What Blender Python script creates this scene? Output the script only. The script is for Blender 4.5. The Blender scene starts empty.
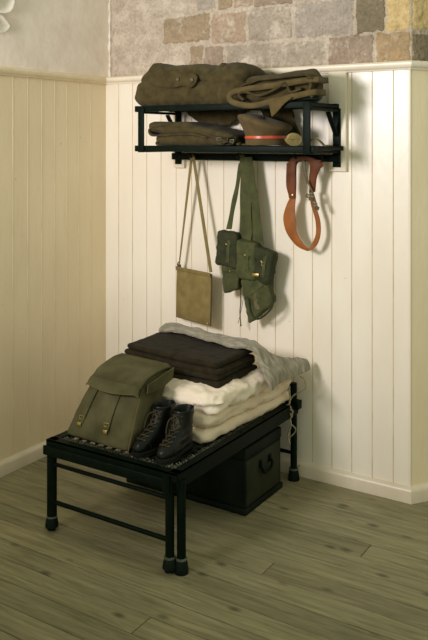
import bpy, bmesh, math, random
from mathutils import Vector, Matrix, noise
random.seed(7)
COL = bpy.context.scene.collection
PI = math.pi
V = Vector

# ------------------------------------------------------------------ geometry of the room (X along back wall, Y into it, Z up)
CR, CD, DR, DD = 0.8435, 0.537, -0.623, 4.615
def at(px, py, Y):                      # world point on the vertical plane Y that lies behind a point of the photograph
    k = (px - 214) / 800.0
    X = (k * (DD + CR * Y) - DR - CD * Y) / (CR + CD * k)
    d = DD - CD * X + CR * Y
    return V((X, Y, 1.65 - (py - 140) * d / 800.0))
def on_left(px, py, X=0.0):
    k = (px - 214) / 800.0
    Y = (k * (DD - CD * X) - DR - CR * X) / (CD - CR * k)
    d = DD - CD * X + CR * Y
    return V((X, Y, 1.65 - (py - 140) * d / 800.0))

# ------------------------------------------------------------------ materials
def lin(c):
    c = c / 255.0
    return c / 12.92 if c <= 0.04045 else ((c + 0.055) / 1.055) ** 2.4
def rgb(r, g, b): return (lin(r), lin(g), lin(b), 1)
def nd(nt, t, **kw):
    n = nt.nodes.new(t)
    for k, v in kw.items():
        if k in n.inputs.keys() if hasattr(n.inputs, 'keys') else False: n.inputs[k].default_value = v
        else: setattr(n, k, v)
    return n
def mat(name, c1, c2=None, rough=0.7, metal=0.0, scale=8.0, stretch=(1, 1, 1), bump=0.2, bscale=60.0, bdist=0.002,
        sheen=0.0, spec=0.5, detail=5.0, lo=0.35, hi=0.65, weave=0.0, coat=0.0):
    m = bpy.data.materials.new(name); m.use_nodes = True
    nt = m.node_tree; b = nt.nodes['Principled BSDF']
    c2 = c2 or tuple(x * 0.75 for x in c1[:3]) + (1,)
    tc = nt.nodes.new('ShaderNodeTexCoord'); mp = nt.nodes.new('ShaderNodeMapping')
    mp.inputs['Scale'].default_value = stretch
    nt.links.new(tc.outputs['Object'], mp.inputs['Vector'])
    n = nt.nodes.new('ShaderNodeTexNoise'); n.inputs['Scale'].default_value = scale; n.inputs['Detail'].default_value = detail
    nt.links.new(mp.outputs[0], n.inputs['Vector'])
    r = nt.nodes.new('ShaderNodeValToRGB'); r.color_ramp.elements[0].position = lo; r.color_ramp.elements[1].position = hi
    r.color_ramp.elements[0].color = c1; r.color_ramp.elements[1].color = c2
    nt.links.new(n.outputs['Fac'], r.inputs['Fac']); nt.links.new(r.outputs['Color'], b.inputs['Base Color'])
    b.inputs['Roughness'].default_value = rough; b.inputs['Metallic'].default_value = metal
    b.inputs['Specular IOR Level'].default_value = spec
    b.inputs['Sheen Weight'].default_value = sheen
    b.inputs['Coat Weight'].default_value = coat
    if bump > 0:
        n2 = nt.nodes.new('ShaderNodeTexNoise'); n2.inputs['Scale'].default_value = bscale; n2.inputs['Detail'].default_value = 4
        nt.links.new(mp.outputs[0], n2.inputs['Vector'])
        bp = nt.nodes.new('ShaderNodeBump'); bp.inputs['Strength'].default_value = bump; bp.inputs['Distance'].default_value = bdist
        h = n2.outputs['Fac']
        if weave > 0:
            w1 = nt.nodes.new('ShaderNodeTexWave'); w1.inputs['Scale'].default_value = weave; w1.bands_direction = 'DIAGONAL'
            w1.inputs['Distortion'].default_value = 1.0
            nt.links.new(tc.outputs['Object'], w1.inputs['Vector'])
            ad = nt.nodes.new('ShaderNodeMath'); ad.operation = 'ADD'
            nt.links.new(h, ad.inputs[0]); nt.links.new(w1.outputs['Fac'], ad.inputs[1]); h = ad.outputs[0]
        nt.links.new(h, bp.inputs['Height']); nt.links.new(bp.outputs[0], b.inputs['Normal'])
    m['b'] = 1
    return m

def paint_mat(name, c1, c2, chip):
    """old gloss paint: brush streaks, little chips and pocks"""
    m = mat(name, c1, c2, rough=0.33, scale=5, stretch=(1, 1, 0.35), bump=0.35, bscale=38, bdist=0.004, spec=0.5)
    nt = m.node_tree; b = nt.nodes['Principled BSDF']
    ramp = [n for n in nt.nodes if n.type == 'VALTORGB'][0]
    tc = [n for n in nt.nodes if n.type == 'TEX_COORD'][0]
    n = nt.nodes.new('ShaderNodeTexNoise'); n.inputs['Scale'].default_value = 34; n.inputs['Detail'].default_value = 3
    nt.links.new(tc.outputs['Object'], n.inputs['Vector'])
    r = nt.nodes.new('ShaderNodeValToRGB'); r.color_ramp.elements[0].position = 0.72; r.color_ramp.elements[1].position = 0.76
    r.color_ramp.elements[0].color = (0, 0, 0, 1); r.color_ramp.elements[1].color = (1, 1, 1, 1)
    nt.links.new(n.outputs['Fac'], r.inputs['Fac'])
    mx = nt.nodes.new('ShaderNodeMix'); mx.data_type = 'RGBA'
    nt.links.new(r.outputs['Color'], mx.inputs['Factor']); nt.links.new(ramp.outputs['Color'], mx.inputs[6])
    mx.inputs[7].default_value = chip
    nt.links.new(mx.outputs[2], b.inputs['Base Color'])
    return m

M = {}
M['paint'] = paint_mat('cream_gloss_paint', rgb(238, 228, 208), rgb(232, 220, 198), rgb(206, 188, 154))
M['paint_trim'] = paint_mat('cream_trim_paint', rgb(238, 226, 202), rgb(230, 216, 190), rgb(204, 186, 152))
M['paint_left'] = paint_mat('yellower_cream_paint', rgb(240, 221, 184), rgb(232, 212, 174), rgb(198, 174, 132))  # slightly yellower cream for the left wall and the splayed return
M['paint_base'] = paint_mat('scuffed_cream_skirting_paint', rgb(222, 208, 182), rgb(208, 192, 164), rgb(176, 156, 122))
M['groove'] = mat('darker_groove', rgb(206, 188, 154), rgb(224, 208, 178), rough=0.8, scale=9, bump=0)  # darker cream inside the grooves between boards
M['groove_left'] = mat('yellow_bead', rgb(234, 216, 176), rgb(214, 194, 150), rough=0.6, scale=9, bump=0)
M['plaster'] = mat('plaster', rgb(246, 232, 216), rgb(236, 220, 204), rough=0.9, scale=7, bump=0.5, bscale=18, bdist=0.006, spec=0.2)
M['plaster_edge'] = mat('whitewashed_edge', rgb(232, 224, 208), rgb(214, 200, 178), rough=0.9, scale=20, bump=0.8, bscale=60, bdist=0.006, spec=0.2)
M['flake'] = mat('paint_flake', rgb(235, 225, 208), rgb(225, 214, 196), rough=0.7, bump=0.1)
M['black_iron'] = mat('black_enamel', rgb(7, 16, 9), rgb(12, 23, 14), rough=0.5, scale=20, bump=0.25, bscale=90, bdist=0.001, spec=0.07)
M['worn_iron'] = mat('worn_black_iron', rgb(20, 28, 22), rgb(48, 52, 40), rough=0.45, scale=40, bump=0.5, bscale=140, bdist=0.002, lo=0.5, hi=0.75, spec=0.15)
M['tin'] = mat('painted_tin', rgb(14, 20, 15), rgb(26, 33, 24), rough=0.5, scale=7, bump=0.15, bscale=60, spec=0.08)
M['tin_end'] = mat('olive_black_tin', rgb(34, 38, 24), rgb(46, 50, 32), rough=0.5, scale=7, bump=0.15, bscale=60, spec=0.12)
M['steel'] = mat('dull_steel', rgb(130, 128, 108), rgb(80, 82, 66), rough=0.4, metal=0.8, scale=60, bump=0)
M['rubber'] = mat('rubber', rgb(12, 20, 14), rgb(20, 28, 20), rough=0.7, scale=20, bump=0.2, spec=0.1)
M['ring'] = mat('grey_ring', rgb(92, 98, 84), rgb(70, 76, 62), rough=0.6, scale=20, bump=0.2)
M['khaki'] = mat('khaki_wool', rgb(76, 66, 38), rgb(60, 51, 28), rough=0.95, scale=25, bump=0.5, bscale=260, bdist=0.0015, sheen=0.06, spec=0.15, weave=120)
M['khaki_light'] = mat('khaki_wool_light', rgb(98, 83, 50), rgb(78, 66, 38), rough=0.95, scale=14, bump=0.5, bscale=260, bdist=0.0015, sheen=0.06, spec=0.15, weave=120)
M['khaki_cap'] = mat('khaki_cap_wool', rgb(92, 76, 48), rgb(80, 66, 40), rough=0.95, scale=25, bump=0.4, bscale=260, bdist=0.001, sheen=0.06, spec=0.15)
M['button'] = mat('horn_button', rgb(62, 50, 28), rgb(84, 70, 42), rough=0.4, scale=60, bump=0)
M['red'] = mat('red_cap_band', rgb(176, 62, 38), rgb(196, 84, 52), rough=0.35, scale=40, bump=0.1)
M['buff'] = mat('buff_webbing', rgb(172, 154, 98), rgb(150, 134, 82), rough=0.85, scale=30, bump=0.5, bscale=300, bdist=0.001, spec=0.2)
M['canvas_case'] = mat('tan_canvas', rgb(132, 115, 70), rgb(116, 100, 58), rough=0.85, scale=20, bump=0.4, bscale=300, bdist=0.001, spec=0.2)
M['case_edge'] = mat('dark_binding', rgb(74, 58, 30), rgb(60, 46, 24), rough=0.7, scale=20, bump=0.2)
M['webbing'] = mat('green_webbing', rgb(84, 86, 52), rgb(66, 70, 42), rough=0.9, scale=22, bump=0.6, bscale=260, bdist=0.0015, spec=0.2, weave=150)
M['webbing_dark'] = mat('dark_green_webbing', rgb(56, 58, 34), rgb(42, 44, 26), rough=0.85, scale=22, bump=0.6, bscale=200, bdist=0.002, spec=0.25)
M['brass'] = mat('brass', rgb(232, 205, 130), rgb(190, 160, 90), rough=0.3, metal=0.9, scale=50, bump=0)
M['leather'] = mat('tan_leather', rgb(150, 88, 34), rgb(122, 70, 26), rough=0.5, scale=14, bump=0.3, bscale=120, bdist=0.001, spec=0.15)
M['leather_dark'] = mat('dark_tan_leather', rgb(112, 62, 32), rgb(84, 46, 24), rough=0.5, scale=18, bump=0.4, bscale=120, bdist=0.0015, spec=0.2)
M['strap_edge'] = mat('olive_strap', rgb(92, 82, 44), rgb(74, 66, 36), rough=0.6, scale=40, bump=0.3)
M['pack'] = mat('olive_canvas', rgb(96, 91, 62), rgb(74, 71, 46), rough=0.9, scale=9, bump=0.6, bscale=240, bdist=0.0015, spec=0.08, weave=170)
M['pack_edge'] = mat('olive_binding', rgb(96, 86, 54), rgb(80, 72, 44), rough=0.9, scale=9, bump=0.4, bscale=240, spec=0.2)
M['boot'] = mat('black_boot_leather', rgb(9, 12, 7), rgb(18, 21, 13), rough=0.36, scale=18, bump=0.6, bscale=55, bdist=0.003, spec=0.22)
M['boot_sole'] = mat('boot_sole', rgb(16, 17, 13), rgb(28, 27, 20), rough=0.6, scale=18, bump=0.3, spec=0.15)
M['lace'] = mat('brown_lace', rgb(66, 54, 28), rgb(48, 40, 20), rough=0.8, scale=50, bump=0.3)
M['ticking'] = mat('cream_ticking', rgb(232, 214, 184), rgb(222, 200, 168), rough=0.9, scale=6, bump=0.5, bscale=22, bdist=0.006, spec=0.15, sheen=0.1)
M['sheet'] = mat('white_cotton', rgb(236, 222, 198), rgb(228, 210, 184), rough=0.9, scale=6, bump=0.5, bscale=26, bdist=0.006, spec=0.15, sheen=0.1)
M['blanket'] = mat('dark_brown_blanket', rgb(37, 32, 20), rgb(48, 41, 27), rough=1.0, scale=30, bump=0.7, bscale=300, bdist=0.002, spec=0.05, sheen=0.03)
M['greysheet'] = mat('grey_blanket', rgb(158, 149, 128), rgb(122, 116, 98), rough=1.0, scale=18, stretch=(1, 5, 1), bump=0.6, bscale=60, bdist=0.003, spec=0.1, sheen=0.15)
M['cord'] = mat('cotton_cord', rgb(172, 162, 126), rgb(140, 130, 98), rough=0.9, scale=80, bump=0.5, bscale=300)

def stone_mat(name, c1, c2, wash=.55):
    m = mat(name, c1, c2, rough=0.95, scale=22, bump=1.0, bscale=34, bdist=0.016, spec=0.15, detail=9, lo=0.3, hi=0.7)
    nt = m.node_tree; b = nt.nodes['Principled BSDF']; L = nt.links.new
    ramp = [n for n in nt.nodes if n.type == 'VALTORGB'][0]; tc = [n for n in nt.nodes if n.type == 'TEX_COORD'][0]
    n = nt.nodes.new('ShaderNodeTexNoise'); n.inputs['Scale'].default_value = 9; n.inputs['Detail'].default_value = 10; n.inputs['Roughness'].default_value = .75
    L(tc.outputs['Object'], n.inputs['Vector'])
    r = nt.nodes.new('ShaderNodeValToRGB'); r.color_ramp.elements[0].position = wash; r.color_ramp.elements[1].position = wash+.12
    r.color_ramp.elements[0].color = (0,0,0,1); r.color_ramp.elements[1].color = (.8,.8,.8,1)
    L(n.outputs['Fac'], r.inputs['Fac'])
    mx = nt.nodes.new('ShaderNodeMix'); mx.data_type = 'RGBA'; L(r.outputs['Color'], mx.inputs['Factor']); L(ramp.outputs['Color'], mx.inputs[6])
    mx.inputs[7].default_value = rgb(206, 192, 172)
    n2 = nt.nodes.new('ShaderNodeTexNoise'); n2.inputs['Scale'].default_value = 70; n2.inputs['Detail'].default_value = 6
    L(tc.outputs['Object'], n2.inputs['Vector'])
    r2 = nt.nodes.new('ShaderNodeValToRGB'); r2.color_ramp.elements[0].position = .36; r2.color_ramp.elements[1].position = .52
    r2.color_ramp.elements[0].color = (.84,.82,.79,1); r2.color_ramp.elements[1].color = (1.0,1.0,1.0,1); L(n2.outputs['Fac'], r2.inputs['Fac'])
    m3 = nt.nodes.new('ShaderNodeMix'); m3.data_type = 'RGBA'; m3.blend_type = 'MULTIPLY'; m3.inputs['Factor'].default_value = 1
    L(mx.outputs[2], m3.inputs[6]); L(r2.outputs['Color'], m3.inputs[7]); L(m3.outputs[2], b.inputs['Base Color'])
    return m
STONE = {
 'pale': stone_mat('stone_pale', rgb(194, 180, 160), rgb(172, 156, 136), .48),
 'tan': stone_mat('stone_tan', rgb(166, 146, 118), rgb(146, 128, 104), .52),
 'red': stone_mat('stone_red', rgb(178, 154, 130), rgb(160, 140, 118), .52),
 'grey': stone_mat('stone_grey', rgb(172, 158, 140), rgb(154, 141, 124), .50),
 'lilac': stone_mat('stone_lilac', rgb(174, 162, 148), rgb(158, 147, 133), .53),
 'dark': stone_mat('stone_dark', rgb(140, 126, 102), rgb(118, 108, 86), .62),
 'yellow': stone_mat('stone_yellow', rgb(216, 190, 138), rgb(194, 168, 116), .66),
 'pink': stone_mat('stone_pink', rgb(166, 146, 126), rgb(146, 128, 110), .54),
 'ochre': stone_mat('stone_ochre', rgb(178, 152, 116), rgb(158, 134, 102), .57),
 'mortar': stone_mat('lime_mortar', rgb(194, 179, 158), rgb(172, 157, 137), .5),
}
SK = list(STONE)

def floor_mat():
    m = bpy.data.materials.new('old_floorboards'); m.use_nodes = True
    nt = m.node_tree; b = nt.nodes['Principled BSDF']; L = nt.links.new
    tc = nt.nodes.new('ShaderNodeTexCoord'); at_ = nt.nodes.new('ShaderNodeAttribute'); at_.attribute_name = 'board'
    mp = nt.nodes.new('ShaderNodeMapping'); mp.inputs['Scale'].default_value = (1.3, 16, 1)
    L(tc.outputs['Object'], mp.inputs['Vector'])
    off = nt.nodes.new('ShaderNodeVectorMath'); off.operation = 'ADD'
    mul = nt.nodes.new('ShaderNodeVectorMath'); mul.operation = 'SCALE'; mul.inputs['Scale'].default_value = 40
    L(at_.outputs['Vector'], mul.inputs[0]); L(mp.outputs[0], off.inputs[0]); L(mul.outputs[0], off.inputs[1])
    n = nt.nodes.new('ShaderNodeTexNoise'); n.inputs['Scale'].default_value = 3; n.inputs['Detail'].default_value = 8; n.inputs['Roughness'].default_value = 0.65
    n.inputs['Distortion'].default_value = 0.6
    L(off.outputs[0], n.inputs['Vector'])
    r = nt.nodes.new('ShaderNodeValToRGB'); e = r.color_ramp.elements
    e[0].position = 0.32; e[0].color = rgb(116, 108, 78); e[1].position = 0.70; e[1].color = rgb(162, 152, 114)
    L(n.outputs['Fac'], r.inputs['Fac'])
    # knots and scuffs
    mp2 = nt.nodes.new('ShaderNodeMapping'); mp2.inputs['Scale'].default_value = (1.0, 2.0, 1)
    L(tc.outputs['Object'], mp2.inputs['Vector'])
    vo = nt.nodes.new('ShaderNodeTexVoronoi'); vo.inputs['Scale'].default_value = 5.2; vo.inputs['Randomness'].default_value = 1
    L(mp2.outputs[0], vo.inputs['Vector'])
    kr = nt.nodes.new('ShaderNodeValToRGB'); kr.color_ramp.elements[0].position = 0.05; kr.color_ramp.elements[1].position = 0.19
    kr.color_ramp.elements[0].color = (0.25, 0.25, 0.25, 1); kr.color_ramp.elements[1].color = (1, 1, 1, 1)
    L(vo.outputs['Distance'], kr.inputs['Fac'])
    n3 = nt.nodes.new('ShaderNodeTexNoise'); n3.inputs['Scale'].default_value = 2.2; n3.inputs['Detail'].default_value = 5
    L(tc.outputs['Object'], n3.inputs['Vector'])
    r3 = nt.nodes.new('ShaderNodeValToRGB'); r3.color_ramp.elements[0].position = 0.35; r3.color_ramp.elements[1].position = 0.65
    r3.color_ramp.elements[0].color = (0.82, 0.86, 0.84, 1); r3.color_ramp.elements[1].color = (1, 1, 1, 1)
    L(n3.outputs['Fac'], r3.inputs['Fac'])
    m1 = nt.nodes.new('ShaderNodeMix'); m1.data_type = 'RGBA'; m1.blend_type = 'MULTIPLY'; m1.inputs['Factor'].default_value = 0.8
    L(r.outputs['Color'], m1.inputs[6]); L(kr.outputs['Color'], m1.inputs[7])
    m2 = nt.nodes.new('ShaderNodeMix'); m2.data_type = 'RGBA'; m2.blend_type = 'MULTIPLY'; m2.inputs['Factor'].default_value = 1
    L(m1.outputs[2], m2.inputs[6]); L(r3.outputs['Color'], m2.inputs[7])
    # board to board tone
    hs = nt.nodes.new('ShaderNodeHueSaturation'); sx = nt.nodes.new('ShaderNodeSeparateXYZ'); L(at_.outputs['Vector'], sx.inputs[0])
    mr = nt.nodes.new('ShaderNodeMapRange'); mr.inputs['To Min'].default_value = 0.86; mr.inputs['To Max'].default_value = 1.12
    L(sx.outputs['X'], mr.inputs['Value']); L(mr.outputs[0], hs.inputs['Value']); L(m2.outputs[2], hs.inputs['Color'])
    L(hs.outputs['Color'], b.inputs['Base Color'])
    b.inputs['Roughness'].default_value = 0.62; b.inputs['Specular IOR Level'].default_value = 0.3
    bp = nt.nodes.new('ShaderNodeBump'); bp.inputs['Strength'].default_value = 0.4; bp.inputs['Distance'].default_value = 0.003
    L(n.outputs['Fac'], bp.inputs['Height']); L(bp.outputs[0], b.inputs['Normal'])
    return m
M['floor'] = floor_mat()

# ------------------------------------------------------------------ mesh helpers
class MB:
    def __init__(s): s.v = []; s.f = []; s.mi = []; s.cm = 0
    def add(s, vs, fs):
        o = len(s.v); s.v += [tuple(v) for v in vs]; s.f += [tuple(i + o for i in f) for f in fs]; s.mi += [s.cm] * len(fs); return s
    def box(s, a, b, bev=0.0):
        a = V(a); b = V(b); lo = V([min(a[i], b[i]) for i in range(3)]); hi = V([max(a[i], b[i]) for i in range(3)])
        if bev <= 0:
            vs = [(x, y, z) for x in (lo.x, hi.x) for y in (lo.y, hi.y) for z in (lo.z, hi.z)]
            return s.add(vs, [(0,1,3,2),(4,6,7,5),(0,4,5,1),(2,3,7,6),(0,2,6,4),(1,5,7,3)])
        bm = bmesh.new(); bmesh.ops.create_cube(bm, size=1)
        for v in bm.verts: v.co = V([lo[i] + (v.co[i] + .5) * (hi[i] - lo[i]) for i in range(3)])
        bmesh.ops.bevel(bm, geom=bm.edges[:], offset=bev, segments=2, affect='EDGES', profile=0.5)
        bm.verts.index_update()
        s.add([v.co for v in bm.verts], [[v.index for v in f.verts] for f in bm.faces]); bm.free(); return s
    def bar(s, p, q, w, h, up=(0, 0, 1)):        # rectangular bar from p to q
        p = V(p); q = V(q); t = (q - p).normalized(); u = V(up); sd = t.cross(u).normalized(); u = sd.cross(t).normalized()
        vs = []
        for e in (p, q):
            for a, b in ((-1,-1),(1,-1),(1,1),(-1,1)): vs.append(e + sd * a * w / 2 + u * b * h / 2)
        return s.add(vs, [(0,3,2,1),(4,5,6,7),(0,1,5,4),(1,2,6,5),(2,3,7,6),(3,0,4,7)])
    def tube(s, pts, r, n=8, cap=True):
        pts = [V(p) for p in pts]; rs = r if isinstance(r, (list, tuple)) else [r] * len(pts)
        rings = []; ref = None
        for i, p in enumerate(pts):
            t = (pts[min(i + 1, len(pts) - 1)] - pts[max(i - 1, 0)])
            t = t.normalized() if t.length > 1e-9 else V((0, 0, 1))
            if ref is None: ref = t.orthogonal().normalized()
            ref = (ref - t * ref.dot(t)); ref = ref.normalized() if ref.length > 1e-6 else t.orthogonal().normalized()
            b = t.cross(ref)
            rings.append([p + (ref * math.cos(2*PI*j/n) + b * math.sin(2*PI*j/n)) * rs[i] for j in range(n)])
        vs = [v for rg in rings for v in rg]; fs = []
        for i in range(len(rings) - 1):
            for j in range(n): fs.append((i*n+j, i*n+(j+1) % n, (i+1)*n+(j+1) % n, (i+1)*n+j))
        if cap: fs.append(tuple(reversed(range(n)))); fs.append(tuple((len(rings)-1)*n + j for j in range(n)))
        return s.add(vs, fs)
    def lathe(s, prof, n=24, origin=(0,0,0), axis=(0,0,1)):   # prof: (radius, height)
        o = V(origin); q = V((0,0,1)).rotation_difference(V(axis).normalized())
        vs = []; fs = []; m = len(prof)
        for (r, h) in prof:
            for j in range(n): vs.append(o + q @ V((r*math.cos(2*PI*j/n), r*math.sin(2*PI*j/n), h)))
        for i in range(m - 1):
            for j in range(n): fs.append((i*n+j, i*n+(j+1) % n, (i+1)*n+(j+1) % n, (i+1)*n+j))
        fs.append(tuple(reversed(range(n)))); fs.append(tuple((m-1)*n + j for j in range(n)))
        return s.add(vs, fs)
    def ribbon(s, pts, sides, th):              # flat strap: centre points, half-width vectors, thickness
        pts = [V(p) for p in pts]; sides = [V(x) for x in sides]; vs = []; fs = []
        for i, p in enumerate(pts):
            t = (pts[min(i+1, len(pts)-1)] - pts[max(i-1, 0)]).normalized()
            nn = t.cross(sides[i]); nn = nn.normalized() if nn.length > 1e-9 else V((0,-1,0))
            k = sides[i]
            for a, b in ((-1,-1),(-.9,-1.3),(.9,-1.3),(1,-1),(1,1),(.9,1.3),(-.9,1.3),(-1,1)): vs.append(p + k*a + nn*b*th/2/1.15)
        n = 8
        for i in range(len(pts)-1):
            for j in range(n): fs.append((i*n+j, i*n+(j+1) % n, (i+1)*n+(j+1) % n, (i+1)*n+j))
        fs.append(tuple(reversed(range(n)))); fs.append(tuple((len(pts)-1)*n + j for j in range(n)))
        return s.add(vs, fs)
    def prism(s, poly, ext):                    # polygon extruded by vector
        poly = [V(p) for p in poly]; n = len(poly); e = V(ext)
        fs = [tuple(range(n)), tuple(reversed([i+n for i in range(n)]))]
        for i in range(n): fs.append((i, i+n, (i+1) % n + n, (i+1) % n))
        return s.add(poly + [p + e for p in poly], fs)
    def build(s, name, m, parent=None, smooth=False, loc=None):
        me = bpy.data.meshes.new(name); o0 = V(loc) if loc is not None else V((0,0,0))
        me.from_pydata([V(v) - o0 for v in s.v], [], s.f)
        ms = m if isinstance(m, (list, tuple)) else [m]
        for x in ms: me.materials.append(x)
        for p, k in zip(me.polygons, s.mi): p.material_index = k; p.use_smooth = bool(smooth)
        bm = bmesh.new(); bm.from_mesh(me); bmesh.ops.recalc_face_normals(bm, faces=bm.faces); bm.to_mesh(me); bm.free()
        if smooth: 
            try: me.set_sharp_from_angle(angle=math.radians(50 if smooth is True else smooth))
            except Exception: pass
        o = bpy.data.objects.new(name, me); COL.objects.link(o); o.location = o0
        if parent: o.parent = parent; o.matrix_parent_inverse = Matrix.Identity(4); o.location = o0 - parent.matrix_basis.translation if parent.type == 'EMPTY' else o0 - parent.matrix_basis.translation - (parent.parent.matrix_basis.translation if parent.parent else V((0,0,0)))
        return o

def thing(name, loc, label, cat, group=None):
    o = bpy.data.objects.new(name, None); o.empty_display_size = 0.05; COL.objects.link(o); o.location = loc
    return tag(o, label, cat, group)
def tag(o, label=None, cat=None, group=None, kind=None):
    if label: o['label'] = label
    if cat: o['category'] = cat
    if group: o['group'] = group
    if kind: o['kind'] = kind
    return o
def crom(pts, n=6):                              # Catmull-Rom through tuples of any length
    out = []; P = [list(p) for p in pts]; P = [P[0]] + P + [P[-1]]
    for i in range(1, len(P) - 2):
        for k in range(n):
            t = k / n
            out.append([0.5*((2*b)+(-a+c)*t+(2*a-5*b+4*c-d)*t*t+(-a+3*b-3*c+d)*t**3) for a,b,c,d in zip(P[i-1],P[i],P[i+1],P[i+2])])
    out.append(P[-2]); return out
def nz(p, s=(1,1,1), seed=0.0):
    return noise.noise(V((p[0]*s[0]+seed*7.3, p[1]*s[1]+seed*3.1, p[2]*s[2]-seed*5.7)))
def fold_noise(p, s, seed):                      # ridged: soft sharp creases like cloth
    return 1 - 2*abs(nz(p, s, seed)) 

def soft(name, half, R, res, fn, m, parent=None, disp=None, loc=(0,0,0)):
    """rounded block of stuffed cloth: half sizes, corner radius, grid step; fn maps local->world, disp(p)->offset along normal"""
    bm = bmesh.new(); h = V(half); key = {}
    cnt = [max(2, int(round(2*h[i]/res))) for i in range(3)]
    def vert(i, j, k):
        kk = (i, j, k)
        if kk not in key:
            P = V([-h[a] + 2*h[a]*(c/cnt[a]) for a, c in enumerate(kk)])
            # pull the grid lines toward the edges so roundings get enough points
            inner = V([max(-(h[a]-R[a]), min(h[a]-R[a], P[a])) for a in range(3)])
            d = V([(P[a]-inner[a])/R[a] for a in range(3)])
            if d.length > 1e-9:
                mx = max(abs(x) for x in d); dn = d.normalized()*mx
                P = inner + V([dn[a]*R[a] for a in range(3)])
            key[kk] = bm.verts.new(P)
        return key[kk]
    a, b, c = cnt
    for (n1, n2, f) in ((a, b, lambda i,j,e: (i,j,c*e)), (a, c, lambda i,j,e: (i,b*e,j)), (b, c, lambda i,j,e: (a*e,i,j))):
        for e in (0, 1):
            for i in range(n1):
                for j in range(n2):
                    bm.faces.new([vert(*f(i,j,e)), vert(*f(i+1,j,e)), vert(*f(i+1,j+1,e)), vert(*f(i,j+1,e))])
    for v in bm.verts: v.co = V(fn(v.co.x, v.co.y, v.co.z))
    bmesh.ops.recalc_face_normals(bm, faces=bm.faces); bm.normal_update()
    if disp:
        off = [(v, v.normal.copy()*disp(v.co)) for v in bm.verts]
        for v, o_ in off: v.co += o_
    bm.verts.index_update()
    mb = MB().add([v.co for v in bm.verts], [[v.index for v in f.verts] for f in bm.faces]); bm.free()
    return mb.build(name, m, parent, smooth=80, loc=loc)

def rod(name, p, q, r, m, parent, n=12): return MB().tube([p, q], r, n).build(name, m, parent, smooth=True)

# ================================================================== THE SETTING
XC = 1.80                                     # outer corner of the back wall
SD = V((0.584, 0.812, 0)); SN = V((0.812, -0.584, 0))    # splayed return: direction and normal
# floor: boards along X
mb = MB(); bd = []
Y = -4.02 - 0.11*0; k = 0
y0 = -1.12 - 0.11*27
for i in range(45):
    ya = y0 + i*0.11; yb = ya + 0.11
    x = -0.1 - random.random()*1.2
    while x < 5.2:
        ln = random.uniform(2.2, 4.2); xb = min(x+ln, 5.25); xa = max(x, -0.12)
        if xb > xa:
            g = 0.0016; dz = random.uniform(-0.0008, 0.0008); c = random.random()
            n0 = len(mb.f)
            mb.add([(xa+g,ya+g,-.02),(xb-g,ya+g,-.02),(xb-g,yb-g,-.02),(xa+g,yb-g,-.02),
                    (xa+g,ya+g,dz-.0015),(xb-g,ya+g,dz-.0015),(xb-g,yb-g,dz-.0015),(xa+g,yb-g,dz-.0015),
                    (xa+g+.002,ya+g+.002,dz),(xb-g-.002,ya+g+.002,dz),(xb-g-.002,yb-g-.002,dz),(xa+g+.002,yb-g-.002,dz)],
                   [(0,1,5,4),(1,2,6,5),(2,3,7,6),(3,0,4,7),(4,5,9,8),(5,6,10,9),(6,7,11,10),(7,4,8,11),(8,9,10,11)])
            bd += [(c, random.random(), random.random())]*(len(mb.f)-n0)
        x += ln
fl = mb.build('floor', [M['floor'], M['groove']])
att = fl.data.attributes.new('board', 'FLOAT_VECTOR', 'FACE')
for i, c in enumerate(bd): att.data[i].vector = c
tag(fl, kind='structure')
sub = MB().box((-.12,-4.1,-.05),(5.3,2.0,-.021)).build('subfloor', M['case_edge'], fl)

def boarding(name, seams, L, o, dirv, nrm, z0, z1, m, gm, gw=0.0016, gd=0.0028):
    """tongue and groove boarding: profile along dirv, raised vertically; nrm points into the room"""
    prof = []; mi = []                        # (distance, depth)
    prof.append((0, 0))
    for sx in seams:
        prof += [(sx-gw-.0012, 0), (sx-gw, -.0012), (sx-gw*.5, -gd), (sx+gw*.5, -gd), (sx+gw, -.0012), (sx+gw+.0012, 0)]
    prof.append((L, 0)); prof.append((L, -.015)); prof.append((0, -.015))
    mb = MB(); o = V(o); n = len(prof); vs = []
    for z in (z0, z1):
        for (a, d) in prof: vs.append(o + dirv*a + nrm*d + V((0,0,z)))
    mb.v = [tuple(v) for v in vs]
    for i in range(n):
        j = (i+1) % n; mb.f.append((i, j, n+j, n+i))
        inner = i < n-3 and (prof[i][1] < -.001 or prof[j][1] < -.001)
        mb.mi.append(1 if inner else 0)
    return tag(mb.build(name, [m, gm]), kind='structure')
ZR = 1.975
wb = boarding('wall_back', [0.095+0.1*i for i in range(3)] + [0.394] + [0.394+.1015*i for i in range(1,5)] + [.90+.1025*i for i in range(9)], XC,
              (0,0,0), V((1,0,0)), V((0,-1,0)), 0, ZR, M['paint'], M['groove'])
wl = boarding('wall_left', [0.13, .229, .325, .418, .514, .614, .716] + [.716+.1*i for i in range(1,27)], 3.5,
              (0,0,0), V((0,-1,0)), V((1,0,0)), 0, ZR, M['paint_left'], M['groove_left'], gw=0.0017, gd=-0.0014)
wr = boarding('wall_right', [0.115+.1*i for i in range(10)], 1.2, (XC,0,0), SD, SN, 0, ZR, M['paint_left'], M['groove'], gw=.0025)

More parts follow.
